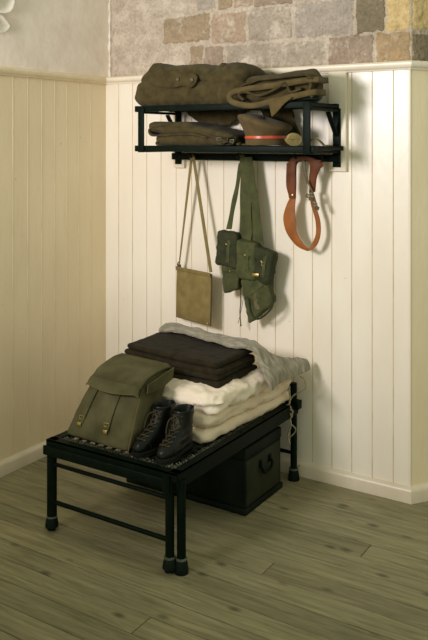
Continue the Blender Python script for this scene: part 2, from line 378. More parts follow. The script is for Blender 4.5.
def swept(name, prof, path, m):              # prof: (out, z); path: list of (point, outward normal scaled for mitre)
    mb = MB(); n = len(prof); vs = []
    for p, nn in path:
        for (a, z) in prof: vs.append(V(p) + V(nn)*a + V((0,0,z)))
    fs = []
    for i in range(len(path)-1):
        for j in range(n): fs.append((i*n+j, i*n+(j+1)%n, (i+1)*n+(j+1)%n, (i+1)*n+j))
    fs.append(tuple(range(n))); fs.append(tuple((len(path)-1)*n+j for j in range(n)))
    return tag(mb.add(vs, fs).build(name, m, smooth=40), kind='structure')
def miter(n1, n2):
    s = n1+n2; return s/(1+n1.dot(n2))
NB = V((0,-1,0)); NL = V((1,0,0))
m1 = miter(NB, NL); m2 = miter(NB, SN)
rail = [(-.03, ZR-.004), (.012, ZR-.004), (.014, ZR+.002), (.024, ZR+.006), (.031, ZR+.016), (.031, ZR+.026), (.024, ZR+.034), (.012, ZR+.037), (-.03, ZR+.037)]
bb = [(0, 0), (.024, 0), (.024, .050), (.020, .060), (.010, .068), (0, .070)]
swept('trim_1', rail, [((0,0,0), m1), ((XC,0,0), m2)], M['paint_trim'])
swept('trim_2', rail, [((0,-3.5,0), NL), ((0,0,0), m1)], M['paint_left'])
swept('trim_3', rail, [((XC,0,0), m2), (V((XC,0,0))+SD*1.2, SN)], M['paint_trim'])
swept('baseboard_back', bb, [((0,0,0), m1), ((XC,0,0), m2)], M['paint_base'])
swept('baseboard_left', bb, [((0,-3.5,0), NL), ((0,0,0), m1)], M['paint_base'])
swept('baseboard_right', bb, [((XC,0,0), m2), (V((XC,0,0))+SD*1.2, SN)], M['paint_base'])
# corner bead on outer corner
tag(MB().tube([(XC-.003,.004,.06),(XC-.003,.004,ZR)], .007, 10).build('trim_4', M['paint_trim'], smooth=True), kind='structure')

# ---- masonry above the boarding
YS = 0.03; CSX = at(411.5, 40, YS).x
def block(mb, quad, mi, place, depth=.005, seed=0):
    """irregular dressed stone: quad in wall coordinates (a, z); subdivided, edge-worn, lumpy"""
    nu, nv = 26, 16; vs = []; fs = []
    q = [V((p[0], p[1], 0)) for p in quad]      # bl, br, tr, tl
    for i in range(nu+1):
        for j in range(nv+1):
            u, v = i/nu, j/nv
            p = q[0].lerp(q[1], u).lerp(q[3].lerp(q[2], u), v)
            e = min(u, 1-u)*(q[1]-q[0]).length; e2 = min(v, 1-v)*(q[3]-q[0]).length
            ed = min(e, e2)
            h = depth*(1-math.exp(-ed/.010)) + (nz((p.x,p.y,seed), (22,22,1), 3)*.004+nz((p.x,p.y,seed), (55,55,1), 5)*.002 if ed > 0 else 0) - (.004 if ed <= 0 else 0)
            wob = .005
            p = p + V((nz((p.x,p.y,0),(28,28,1),seed), nz((p.x,p.y,5),(28,28,1),seed), 0))*.009 + V((nz((p.x,p.y,2),(75,75,1),seed), nz((p.x,p.y,7),(75,75,1),seed), 0))*.006
            vs.append(place(p.x, p.y, h))
    for i in range(nu):
        for j in range(nv): a = i*(nv+1)+j; fs.append((a, a+nv+1, a+nv+2, a+1))
    mb.cm = mi; mb.add(vs, fs)
BL = [ # quads in the photograph: tl, tr, br, bl
 ((112,-30),(190,-40),(195,12),(112,24),'pale'), ((114,28),(160,22),(160,45),(114,49),'pale'), ((164,20),(210,13),(210,40),(164,44),'tan'),
 ((113,53),(144,51),(144,90),(113,90),'pale'), ((148,52),(188,47),(188,90),(148,90),'pale'), ((191,47),(203,46),(203,90),(191,90),'tan'),
 ((198,-40),(216,-41),(215,9),(198,11),'lilac'), ((219,-8),(233,-9),(232,7),(219,9),'tan'), ((235,-9),(252,-10),(252,5),(235,7),'red'), ((255,-10),(292,-14),(292,3),(255,6),'pink'),
 ((213,15),(245,11),(245,42),(212,44),'red'), ((249,9),(291,6),(292,38),(249,42),'grey'), ((295,4),(354,-2),(354,34),(296,38),'lilac'),
 ((205,48),(223,46),(223,90),(205,90),'pink'), ((227,46),(325,41),(325,90),(227,90),'grey'), ((357,-2),(385,-5),(384,31),(357,34),'dark'),
 ((387,-5),(411,-8),(411,30),(387,32),'yellow'), ((329,38),(373,35),(373,90),(329,90),'pink'), ((377,34),(411,31),(411,90),(377,90),'ochre'),
 ((219,-50),(300,-60),(300,-18),(219,-12),'grey'), ((303,-60),(411,-70),(411,-12),(303,-8),'tan')]
mb = MB(); 
mb.cm = SK.index('mortar')
nx, nzz = 150, 60; z0, z1 = ZR+.03, 2.75
vs = []; fs = []
for i in range(nx+1):
    for j in range(nzz+1):
        x = CSX*i/nx; z = z0+(z1-z0)*j/nzz
        edge = i in (0, nx) 
        vs.append((x, YS + (0 if edge else .004*nz((x,0,z),(40,1,40),1)+.004*nz((x,0,z),(90,1,90),2)), z))
for i in range(nx):
    for j in range(nzz): a = i*(nzz+1)+j; fs.append((a, a+nzz+1, a+nzz+2, a+1))
mb.add(vs, fs)
for i, (tl, tr, br, bl, mt) in enumerate(BL):
    def q(p, far=False):
        w = at(p[0], p[1], YS); return (w.x, max(w.z, ZR+.034))
    e = 1.2 if mt != 'pale' else 1.6
    bl=(bl[0]-e,bl[1]+e); br=(min(411.3,br[0]+e),br[1]+e); tr=(min(411.3,tr[0]+e),tr[1]-e); tl=(tl[0]-e,tl[1]-e)
    quad = [q(bl), q(br), q(tr), q(tl)]
    dp = .003 if mt == 'pale' else .0055
    block(mb, quad, SK.index(mt), lambda a, z, h: (a, YS-h, z), depth=dp, seed=i*1.7)
z = at(214, -62, YS).z + .06
while z < 2.7:
    hh = random.uniform(.11, .15); x = .02
    while x < CSX-.06:
        w = min(random.uniform(.18, .36), CSX-.01-x)
        block(mb, [(x,z),(x+w-.014,z),(x+w-.014,z+hh-.014),(x,z+hh-.014)], SK.index(random.choice(['grey','tan','lilac','pink','pale'])), lambda a, zz, h: (a, YS-h, zz), seed=random.random()*50)
        x += w
    z += hh
mas = mb.build('masonry', [STONE[k] for k in SK], wb, smooth=True); tag(mas, kind='structure')
# masonry on the splayed return
mb = MB(); mb.cm = SK.index('mortar')
o = V((CSX, YS, 0))
mb.add([o+V((0,0,z0)), o+SD*1.2+V((0,0,z0)), o+SD*1.2+V((0,0,z1)), o+V((0,0,z1))], [(0,1,2,3)])
zr = [z0+.002, at(411,31,YS).z, at(411,-8,YS).z]
zr += [zr[-1]+.14*(i+1) for i in range(4)]
for r in range(len(zr)-1):
    a = 0.002
    while a < 1.15:
        w = random.uniform(.14, .3) if not (a < .01) else (.2 if r == 0 else .26)
        mt = 'dark' if (r == 0 and a < .01) else ('yellow' if (r == 1 and a < .01) else random.choice(['grey','tan','ochre','pink']))
        block(mb, [(a,zr[r]+.004),(a+w-.012,zr[r]+.004),(a+w-.012,zr[r+1]-.008),(a,zr[r+1]-.008)], SK.index(mt), lambda aa, zz, h: o+SD*aa+SN*h+V((0,0,zz)), seed=r*9+a*7)
        a += w
tag(mb.build('masonry', [STONE[k] for k in SK], wr, smooth=True), kind='structure')
# plaster on the left wall, with the raw whitewashed edge in the corner
mb = MB(); vs = []; fs = []; nx, nzz = 90, 26
for i in range(nx+1):
    for j in range(nzz+1):
        y = YS - 3.5*i/nx; z = z0+(z1-z0)*j/nzz
        vs.append((.004*nz((0,y,z),(1,4,4),5)+.0015*nz((0,y,z),(1,16,16),6), y, z))
for i in range(nx):
    for j in range(nzz): a = i*(nzz+1)+j; fs.append((a, a+nzz+1, a+nzz+2, a+1))
mb.add(vs, fs)
tag(mb.build('plaster', M['plaster'], wl, smooth=True), kind='structure')
mb = MB(); pts = []
for i in range(40):
    z = z0 + (z1-z0)*i/39; pts.append((.006+.003*nz((0,0,z),(1,1,30),3), YS-.004+.004*nz((0,0,z),(1,1,40),8), z))
tag(MB().tube(pts, [.008+.004*nz((1,0,p[2]),(1,1,50),4) for p in pts], 8).build('plaster_arris', M['plaster_edge'], wl, smooth=True), kind='structure')
# peeling flakes of old paint, upper left
def flake(poly, curl, m, th=.0015):
    c = sum((on_left(*p) for p in poly), V((0,0,0)))/len(poly)
    mb = MB(); n = 6; vs = []; fs = []
    P = [on_left(*p) for p in poly]; K = len(P)
    for r in range(n+1):
        t = r/n
        for p in P:
            w = c.lerp(p, t); w.x = .004 + curl*(t**2)*(.4+.6*max(0, nz((p.y*9, p.z*9, 0)) + .5)); vs.append(w)
    for r in range(n):
        for j in range(K): fs.append((r*K+j, r*K+(j+1)%K, (r+1)*K+(j+1)%K, (r+1)*K+j))
    o_ = mb.add(vs, fs).build('paint_flake', m, wl, smooth=True); md = o_.modifiers.new('s', 'SOLIDIFY'); md.thickness = th
    return tag(o_, kind='structure')
flake([(-8,-6),(12,-6),(12,2),(10,9),(6,13),(0,14),(-8,12)], .03, M['flake'])
flake([(-8,12),(0,16),(5,22),(9,26),(7,30),(2,34),(-8,30)], .022, M['flake'])

# battens behind the brackets (cream)
bl_ = at(181.5, 160, -.01); br_ = at(339, 160, -.01)
XL, XRr = 0.527, 1.449
tag(MB().box((XL-.035,-.022,1.50),(XL+.035,.0,1.972), .002).build('trim_5', M['paint_trim'], smooth=True), kind='structure')
tag(MB().box((XRr-.045,-.022,1.50),(XRr+.045,.0,1.972), .002).build('trim_6', M['paint_trim'], smooth=True), kind='structure')

# ================================================================== WALL SHELF
ZT, ZB = 1.822, 1.622                       # tops of the two shelves
YF, YB = -.335, -.022
sh = thing('barrack_shelf', (1.0, -.02, 1.52), 'black iron two-tier barrack shelf with hook rail fixed to the cream boarding', 'shelf')
bi = M['black_iron']
def deck(name, zt, x0, x1, gaps):
    mb = MB()
    mb.box((x0, YF-.012, zt-.030), (x1, YF+.014, zt), .002)           # front angle
    mb.box((x0, YB-.030, zt-.022), (x1, YB-.002, zt), .002)
    ys = [YF+.030+i*.036 for i in range(7)]
    for y in ys: mb.box((x0+.01, y, zt-.008), (x1-.01, y+.027, zt-.003))
    for x in (x0, x1-.022): mb.box((x, YF+.014, zt-.02), (x+.022, YB-.03, zt-.008))
    return mb.build(name, bi, sh, smooth=True)
deck('top_shelf', ZT, XL-.045, XRr+.012, 1)
deck('bottom_shelf', ZB, XL-.045, XRr+.035, 1)
for x in (XL, XRr):
    mb = MB()
    mb.box((x-.02,-.028,1.52),(x+.02,-.0225,1.80), .001)             # back plate
    mb.bar((x,YB-.006,1.79),(x,YF+.0,1.79), .03, .012)                 # top arm
    mb.box((x-.014,YB-.004,ZB-.034),(x+.014,YF+.012,ZB-.0225))
    mb.bar((x+.0,-.03,1.67),(x,-.125,1.78), .022, .008)              # diagonal stay
    mb.build('bracket', bi, sh, smooth=True)
    MB().box((x-.018,YF-.020,ZB-.034),(x+.018,YF-.0125,ZT-.008),.0015).build('front_post', bi, sh, smooth=True)
    for z in (1.545, 1.77):
        MB().lathe([(.007,0),(.007,.002),(.005,.005),(.001,.006)], 10, (x,-.028,z), (0,-1,0)).build('bolt', bi, sh, smooth=True)
# tubular bar over the right bracket
MB().tube([(XRr-.09,YF+.02,ZT+.013),(XRr+.035,YF+.02,ZT+.013)], .0125, 12).tube([(XRr+.035,YF+.02,ZT+.013),(XRr+.045,YF+.02,ZT+.013)], .008, 12).build('hinge_tube', bi, sh, smooth=True)
MB().box((XL-.03,-.046,1.545),(XRr+.02,-.030,1.580),.002).build('hook_rail', bi, sh, smooth=True)
HK = []
for px in (194.5, 242, 299, 325):
    p = at(px, 157, -.06); HK.append(p)
    MB().tube([(p.x,-.046,1.566),(p.x,-.075,1.558),(p.x,-.092,1.560),(p.x,-.098,1.575)], [.005,.005,.005,.006], 10).lathe([(.001,-.008),(.007,-.006),(.010,0),(.007,.006),(.001,.008)], 14, (p.x,-.106,1.574),(0,-1,0)).lathe([(.012,0),(.012,.004),(.006,.008)], 14, (p.x,-.046,1.564),(0,-1,0)).build('hook', bi, sh, smooth=True)

# ---------------- folded greatcoat on the top shelf
kh = M['khaki']
def wr_disp(a, s1, b, s2, seed):
    return lambda p: a*fold_noise(p, s1, seed) + b*nz(p, s2, seed+3)
x0, x1 = .495, 1.10; zc0 = ZT+.002
coat = thing('folded_greatcoat', (.8,-.18,ZT), 'folded khaki wool greatcoat with two buttons at left on the top shelf', 'coat')
def coatfn(x, y, z):
    u = (x+.315)/.63; v = (y+.14)/.28; w = (z+.095)/.19
    top = .200 - .085*max(0, 1-u/.10)**1.2 - .02*u + .008*math.sin(u*16)
    X = x0 + u*(x1-x0) - .03*(1-w)*max(0, 1-u*5) - .03*math.sin(PI*min(1,max(0,w)))*max(0, 1-u*6)
    return (X, -.335+v*.29 + .035*w*(1-v) - .006, zc0 + w*top)
def coatdisp(p):
    cr = 0
    cr -= .012*math.exp(-((p.z-(zc0+.118+.02*math.sin((p.x-.5)*9)))/.006)**2)*(1 if p.y < -.2 else 0)      # big crease under the skirt flap
    sag = math.exp(-((p.x-1.0)/.05)**2)*.010*fold_noise(p, (30,4,9), 2)
    return cr + sag + .010*fold_noise(p, (4,3,15), 4) + .007*fold_noise(p, (14,5,9), 9) + .0015*nz(p, (50,50,50), 3)
soft('coat_body', (.315,.14,.095), (.05,.06,.06), .009, coatfn, kh, coat, coatdisp)
# skirt flap / half belt lying across the front, with buttons
def front_patch(name, poly, Y, th, m, parent, bend=0.0, seed=1, res=.008, bump=.003):
    """cloth piece following an outline in a vertical plane, softly buckled, with thickness"""
    P = [at(px, py, Y) for px, py in poly]; pts = [V(p) for p in crom([tuple(p) for p in P+[P[0]]], 5)][:-1]
    bm = bmesh.new(); vsb = [bm.verts.new(p) for p in pts]; f = bm.faces.new(vsb)
    bmesh.ops.triangulate(bm, faces=[f])
    for _ in range(3):
        bmesh.ops.subdivide_edges(bm, edges=[e for e in bm.edges if e.calc_length() > res*1.5], cuts=1)
        bmesh.ops.triangulate(bm, faces=[f for f in bm.faces if len(f.verts) > 3])
    for v in bm.verts:
        v.co.y += bump*fold_noise(v.co, (14,1,22), seed) + .0015*nz(v.co, (40,40,40), seed)
    bmesh.ops.recalc_face_normals(bm, faces=bm.faces)
    bm.verts.index_update()
    mb = MB().add([v.co for v in bm.verts], [[v.index for v in f.verts] for f in bm.faces]); bm.free()
    o = mb.build(name, m, parent, smooth=True); md = o.modifiers.new('solid', 'SOLIDIFY'); md.thickness = th; md.offset = 0
    return o
front_patch('coat_flap', [(147,82),(158,70),(172,71),(192,73),(197,77),(195,84),(190,88),(183,86),(172,88),(160,87),(152,85)], -.345, .006, kh, coat, seed=3)
for (bx, by) in ((178, 79.5), (192, 80)):
    p = at(bx, by, -.349)
    MB().lathe([(.001,0),(.008,0),(.010,.002),(.009,.005),(.005,.006),(.0015,.004)], 16, p, (0,-1,.1)).build('button', M['button'], coat, smooth=True)
# skirt of the coat sagging between the slats at the back
def sag(name, poly, Y, m, parent, seed):
    return front_patch(name, poly, Y, .014, m, parent, seed=seed, bump=.008)
sag('hanging_fold', [(186,106),(188,114),(196,120),(206,125),(218,126),(230,124),(240,116),(251,107),(220,104)], -.06, kh, coat, 5)

# ---------------- folded tunic on the top shelf, right
tun = thing('folded_tunic', (1.25,-.18,ZT), 'loosely folded khaki tunic with curled edge at right end of the top shelf', 'tunic')
def cloth_path(name, pxs, Y0, Y1, th, m, parent, seed=0, n=5, ny=18, amp=.005):
    """thick cloth folded over itself: a path in the X-Z plane swept in depth"""
    P = crom([tuple(at(px, py, Y0)) for px, py in pxs], n); mb = MB(); K = len(P); vs = []; fs = []
    for j in range(ny+1):
        t = j/ny; y = Y0+(Y1-Y0)*t
        for p in P:
            x, z = p[0], p[2]
            z2 = z + amp*nz((x,y,z),(14,10,14),seed); x2 = x + amp*nz((x,y,z),(14,10,14),seed+4)
            vs.append((x2, y + (.012*nz((x,0,z),(9,1,9),seed+2) if j == 0 else 0), max(z2, 0)))
    for j in range(ny):
        for i in range(K-1): a = j*K+i; fs.append((a, a+1, a+K+1, a+K))
    o = mb.add(vs, fs).build(name, m, parent, smooth=80)
    md = o.modifiers.new('solid', 'SOLIDIFY'); md.thickness = th; md.offset = 0
    return o
def tunfn(x, y, z):
    u = (x+.21)/.42; v = (y+.13)/.26; w = (z+.07)/.14
    top = .118 + .028*u
    yy = -.315+v*.27+.02*w*(1-v); xa = at(238,100,-.315).x+.02*v; xb = at(322,100,yy).x
    return (xa + u*(xb-xa), yy, ZT+.004 + w*top)
soft('tunic_body', (.21,.13,.07), (.05,.05,.05), .01, tunfn, kh, tun, lambda p: .006*fold_noise(p,(7,4,22),7)+.003*nz(p,(20,20,20),2))
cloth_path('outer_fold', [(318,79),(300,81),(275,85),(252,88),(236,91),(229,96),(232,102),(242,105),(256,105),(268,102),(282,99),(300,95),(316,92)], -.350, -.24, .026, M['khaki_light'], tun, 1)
cloth_path('inner_fold', [(243,100),(239,95),(244,92),(258,95),(268,93),(280,86),(286,83),(290,92),(300,88)], -.348, -.22, .010, kh, tun, 2)
cloth_path('top_fold', [(240,87),(258,80),(280,77),(298,75),(307,75),(311,80),(309,92),(312,97)], -.340, -.25, .012, kh, tun, 3)
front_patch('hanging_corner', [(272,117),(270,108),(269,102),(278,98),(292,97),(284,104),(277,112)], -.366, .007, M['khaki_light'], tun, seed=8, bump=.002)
sag('hanging_fold', [(258,106),(262,112),(266,125),(270,138),(284,140),(299,137),(294,122),(288,106)], -.055, kh, tun, 9)

# ---------------- lower shelf
tr = thing('folded_trousers', (.78,-.18,ZB), 'folded khaki wool trousers lying at left on the lower shelf', 'trousers')
def trfn(x0, x1, zb, zt, seed, droop=0.0):
    def f(x, y, z):
        u = (x+.2)/.4; v = (y+.13)/.26; w = (z+.03)/.06
        return (x0+u*(x1-x0), -.325+v*.26, zb + w*(zt(u)-zb) + droop*u*0)
    return f
a0 = at(155,148,-.32).x; a1 = at(226,148,-.32).x
soft('lower_fold', (.2,.13,.03), (.03,.03,.028), .008, trfn(a0, a1, ZB+.002, lambda u: ZB+.060-.014*u, 1), kh, tr, lambda p: .003*fold_noise(p,(6,4,30),3)+.0015*nz(p,(30,30,30),1))
b0 = at(147,130,-.32).x; b1 = at(232,140,-.32).x
def tr2(x, y, z):
    u = (x+.2)/.4; v = (y+.13)/.26; w = (z+.03)/.06
    zb = ZB+.062-.018*u - .03*max(0,u-.7) + .012*max(0, 1-u*5); zt = ZB+.118 - .008*u - .055*max(0,u-.45)/.55
    return (b0+u*(b1-b0), -.325+v*.26, zb + w*(zt-zb))
soft('upper_fold', (.2,.13,.03), (.035,.03,.028), .008, tr2, kh, tr, lambda p: .005*fold_noise(p,(4,4,45),6)+.002*nz(p,(20,20,20),1))
cloth_path('folded_edge', [(228,142),(205,134),(185,128),(165,125),(152,127),(148.5,131),(153,135.5),(170,135),(190,134),(207,138)], -.332, -.12, .008, kh, tr, 12, amp=.004)
cloth_path('folded_edge', [(226,146.8),(200,146.5),(170,147),(159,145.5),(156.5,142),(165,139),(185,139),(205,141),(222,144)], -.330, -.12, .008, kh, tr, 14, amp=.003)
# bunched webbing braces with buckles
br = thing('webbing_braces', (1.02,-.25,ZB), 'dark bunched webbing braces with small buckles beside the peaked cap', 'braces')
for i in range(7):
    c = at(214+i*4.3, 146-(i%3)*3.2, -.30-.01*(i%2)); pts = []
    for k in range(9):
        a = k/8*PI*1.6+i; pts.append(V((c.x+.022*math.cos(a)+.006*k-.02, c.y+.015*math.sin(a*.7), max(ZB+.008, c.z+.014*math.sin(a)))))
    MB().ribbon([V(p) for p in crom([tuple(p) for p in pts], 4)], [V((0,.014,.003))]*33, .003).build('strap', M['webbing_dark'] if i%2 else M['strap_edge'], br, smooth=True)
def buckle(c, w, h, m, parent, nrm=V((0,-1,0)), up=V((0,0,1)), r=.0016, name='buckle'):
    c = V(c); sd = up.cross(nrm).normalized(); up = nrm.cross(sd).normalized()
    pts = [c+sd*a*w/2+up*b*h/2 for a,b in ((-1,-1),(1,-1),(1,1),(-1,1),(-1,-1))]
    mb = MB()
    for i in range(4): mb.tube([pts[i], pts[i+1]], r, 8)
    mb.tube([c-up*h/2, c+up*h/2], r*.8, 6)
    return mb.build(name, m, parent, smooth=True)
buckle(at(219,139,-.335), .022,.014, M['steel'], br); buckle(at(232,141,-.335), .020,.014, M['steel'], br)

# peaked cap
cp = at(266, 147, -.24); R0 = .098
cap = thing('peaked_cap', (cp.x, cp.y, ZB), 'khaki officer\'s peaked cap with red piped band on the lower shelf', 'cap')
n = 48
mb = MB(); rings = []
prof = [(1.0,.0,0),(1.0,.018,0),(1.0,.036,0),(1.0,.046,0),(1.03,.054,.2),(1.13,.074,.5),(1.26,.096,.8),(1.33,.110,1),(1.34,.116,1),(1.30,.124,1),(1.15,.130,1),(.8,.134,1),(.4,.136,1),(.01,.137,1)]
vs = []; fs = []
for (r, h, tl) in prof:
    for j in range(n):
        a = 2*PI*j/n; x = math.cos(a)*R0*r*.98; y = math.sin(a)*R0*r*1.04
        zz = h + tl*(-.26*(x+.02)) + tl*.004*math.sin(3*a+1) + .0025*fold_noise((x,y,h),(14,14,14),3)
        vs.append((cp.x+x - tl*.006, cp.y+y*.98, ZB+.002+zz))
for i in range(len(prof)-1):
    for j in range(n): fs.append((i*n+j, i*n+(j+1)%n, (i+1)*n+(j+1)%n, (i+1)*n+j))
fs.append(tuple(range(n))); fs.append(tuple((len(prof)-1)*n+j for j in range(n)))
mb.add(vs, fs).build('crown', M['khaki_cap'], cap, smooth=True)
MB().lathe([(R0+.0005,.031),(R0+.003,.033),(R0+.003,.044),(R0+.0005,.046)], 48, (cp.x,cp.y,ZB+.002)).build('red_band', M['red'], cap, smooth=True)
mb = MB(); vs = []; fs = []                     # peak at the far side
for i in range(17):
    a = math.radians(20+140*i/16)
    for k in range(5):
        t = k/4; r = R0*1.0+.05*t*math.sin((a-math.radians(20))/math.radians(140)*PI)
        vs.append((cp.x+math.cos(a)*r, cp.y+math.sin(a)*r, ZB+.024-.018*t))
for i in range(16):
    for k in range(4): a = i*5+k; fs.append((a,a+1,a+6,a+5))
pk = mb.add(vs, fs).build('peak', M['khaki_cap'], cap, smooth=True); md = pk.modifiers.new('s','SOLIDIFY'); md.thickness = .004
# rolled webbing belt: spiral coil on its side
c = at(293.5, 141, -.30)
pts = []; 
ax = V((.55,-.82,-.1)).normalized(); e1 = ax.cross(V((0,0,1))).normalized(); e2 = e1.cross(ax)
rc = c + V((0,0,0)); rc.z = ZB+.033
for i in range(90):
    a = i/89*2*PI*4; r = .003+.026*i/89; pts.append(rc + e1*math.cos(a)*r*1.25 + e2*math.sin(a)*r)
roll = tag(MB().ribbon(pts, [ax*.026]*len(pts), .0036).build('rolled_belt', M['buff'], None, smooth=True, loc=(rc.x,rc.y,ZB)), 'small roll of buff webbing belt on the lower shelf right of the cap', 'belt')
# buff strap looped at the right end
pts = crom([tuple(at(px,py,-.2)) for px,py in ((306,144),(311,140),(316,139),(321,142),(325,146),(331,147.5))], 6)
pts = [V((p[0],p[1],max(p[2], ZB+.004))) for p in pts]
tag(MB().ribbon(pts, [V((0,.013,.0))]*len(pts), .004).build('leather_strap', M['canvas_case'], None, smooth=True, loc=(pts[0].x,pts[0].y,ZB)), 'short buff strap arching over the lower shelf\'s right end', 'strap')

# ================================================================== HANGING THINGS
# map case
mc = thing('map_case', (.62,-.06,.86), 'flat tan canvas map case hanging by its long strap from the left hook', 'map case')
c_tl, c_tr, c_br, c_bl = at(177.5,267,-.055), at(212,274,-.095), at(211,326,-.095), at(176.5,316.5,-.055)
n_ = (c_tr-c_tl).cross(c_bl-c_tl).normalized(); n_ = -n_ if n_.y > 0 else n_
mb = MB(); vs = []; fs = []; G = 12
for lay in (0, 1):
    for i in range(G+1):
        for j in range(G+1):
            u, v = i/G, j/G; p = c_tl.lerp(c_tr,u).lerp(c_bl.lerp(c_br,u),v); ed = min(u,1-u,v,1-v)
            th = .004+.011*min(1, ed*6)**.5 + .001*nz(p,(20,20,20),2)
            vs.append(p + n_*(th if lay else -th*.5))
for lay in (0,1):
    for i in range(G):
        for j in range(G): a = lay*(G+1)**2+i*(G+1)+j; fs.append((a,a+1,a+G+2,a+G+1))
o_ = (G+1)**2
rim = [i*(G+1) for i in range(G+1)] + [G*(G+1)+j for j in range(1,G+1)] + [i*(G+1)+G for i in range(G-1,-1,-1)] + [j for j in range(G-1,0,-1)]
for a,b in zip(rim, rim[1:]+rim[:1]): fs.append((a,b,b+o_,a+o_))
mb.add(vs, fs).build('case_body', M['canvas_case'], mc, smooth=True)
MB().tube([c_tr+n_*.002, c_br+n_*.002], .0035, 8).tube([c_bl+n_*.002, c_br+n_*.002], .0025, 8).build('binding', M['case_edge'], mc, smooth=True)
MB().ribbon([c_tl.lerp(c_tr,t)+n_*.012+V((0,0,-.004)) for t in (0,.25,.5,.75,1)], [V((0,-.001,.010))]*5, .004).build('top_hem', M['canvas_case'], mc, smooth=True)
h0 = HK[0]
lt = c_tl+V((.014,-.004,.012)); rt = c_tr+V((-.004,-.004,.01))
def strap_between(name, a, b, w, m, parent, th=.003, twist=0.0, bow=.0, n=16, tilt=V((0,0,0))):
    pts = []; sd = []
    for i in range(n+1):
        t = i/n; p = V(a).lerp(V(b), t) + V((0,-bow*math.sin(PI*t),0)); pts.append(p)
        ang = twist*t; sd.append(V((math.cos(ang), -math.sin(ang), 0))*w/2)
    return MB().ribbon(pts, sd, th).build(name, m, parent, smooth=True)
strap_between('strap', (h0.x-.004,-.08,1.563), lt, .016, M['canvas_case'], mc, twist=.7)
strap_between('strap', (h0.x+.010,-.085,1.563), rt, .017, M['canvas_case'], mc, twist=-.5)
MB().tube([(h0.x-.006,-.08,1.563),(h0.x+.003,-.084,1.572),(h0.x+.012,-.085,1.563)], .0055, 8).build('strap_loop', M['canvas_case'], mc, smooth=True)
MB().box(lt+V((-.012,-.004,-.030)), lt+V((.010,.006,.004)), .003).tube([lt+V((-.010,-.002,.002)), lt+V((-.004,-.002,.016)), lt+V((.006,-.002,.010))], .003, 8).build('strap_tab', M['case_edge'], mc, smooth=True)
MB().lathe([(.004,0),(.004,.002),(.002,.003)], 10, c_br+n_*.014+V((-.01,0,.014)), n_).build('stud', M['brass'], mc, smooth=True)

# webbing equipment: pouches and holster on green straps
we = thing('webbing_equipment', (.88,-.08,.9), 'green webbing belt set with ammunition pouches and pistol holster hung from the middle hook', 'webbing')
h1 = HK[1]
def pq(px, py, y): return at(px, py, y)
def stripe(name, left, right, th, m, Y0, Y1, ptsn=10):
    """strap given by its left and right outline in the picture"""
    L_ = crom([tuple(at(*p, Y0)) for p in left], 6); R_ = crom([tuple(at(*p, Y0)) for p in right], 6)
    pts = []; sd = []; K = len(L_)
    for i,(l,r) in enumerate(zip(L_, R_)):
        l = V(l); r = V(r); dy = (Y1-Y0)*i/(K-1); pts.append((l+r)/2+V((0,dy,0))); sd.append((r-l)/2 + V((0,.003*math.sin(i*.8),0)))
    return MB().ribbon(pts, sd, th).build(name, m, we, smooth=True)
stripe('strap', [(239,163),(236,185),(232,206),(228,229)], [(242,163),(240,185),(236.5,206),(233,229)], .003, M['webbing'], -.085, -.10)
stripe('wide_strap', [(240,158),(241,180),(241,205),(241,232),(239,246)], [(249,158),(251,180),(252,205),(253,232),(252,246)], .003, M['webbing'], -.084, -.10)
stripe('wide_strap', [(244,157),(247,180),(248,205),(249,232),(250,250)], [(252,157),(255,180),(259,205),(261.5,232),(264,250)], .003, M['webbing_dark'] if 0 else M['webbing'], -.092, -.085)
MB().tube([(h1.x-.012,-.075,1.566),(h1.x+.005,-.09,1.574),(h1.x+.03,-.085,1.566)], [.008,.011,.009], 10).build('strap_loop', M['webbing'], we, smooth=True)
def pouch(pxq, Y, dep, m, flapfrac=.42, seed=0, name='pouch', nflap=True, stud=True):
    """pouch from its four outline corners tl,tr,br,bl"""
    tl,tr_,br_,bl_ = [at(*p, Y) for p in pxq]
    sx = (tr_-tl).length/2; sz = (tl-bl_).length/2
    def f(x,y,z):
        u=(x/sx+1)/2; w=(1-z/sz)/2
        p = tl.lerp(tr_,u).lerp(bl_.lerp(br_,u),w); return (p.x, p.y+y, p.z)
    R = min(sx,sz,dep)*.5
    b = soft(name, (sx,dep,sz), (R,R*.8,R), .006, f, m, we, lambda p: .006*fold_noise(p,(22,18,16),seed)+.0025*fold_noise(p,(50,50,50),seed))
    if nflap:
        def g(x,y,z):
            u=(x/sx+1)/2; w=(1-z/(sz*flapfrac))/2*flapfrac - .03
            w2 = w - .10*abs(u-.5)*max(0,w)*2
            p = tl.lerp(tr_,u).lerp(bl_.lerp(br_,u),w2); pc=(tl+tr_)/2; return (p.x+(p.x-pc.x)*.03, p.y+y*1.0-.004, p.z)
        fl_ = soft('flap', (sx,dep+.003,sz*flapfrac), (R,R*.8,R*.6), .006, g, m, b, lambda p: .003*fold_noise(p,(20,20,20),seed+5))
        if stud:
            q = tl.lerp(tr_,.5).lerp(bl_.lerp(br_,.5),flapfrac*.8)+V((0,-dep-.008,0))
            MB().lathe([(.0045,0),(.0045,.002),(.002,.004)], 10, q, (0,-1,0)).build('stud', M['brass'], b, smooth=True)
    return b
wbg, wbd = M['webbing'], M['webbing_dark']
pouch([(221,231),(240,234),(240,268),(218,263)], -.105, .026, wbd, seed=1)
pouch([(224,256),(242,258),(240,288),(226,292)], -.085, .022, wbg, .5, seed=2)
pouch([(240,240),(258,244),(257,280),(239,276)], -.110, .026, wbg, seed=3)
pouch([(257,246),(276,254),(270,284),(254,278)], -.105, .026, wbd, seed=4)
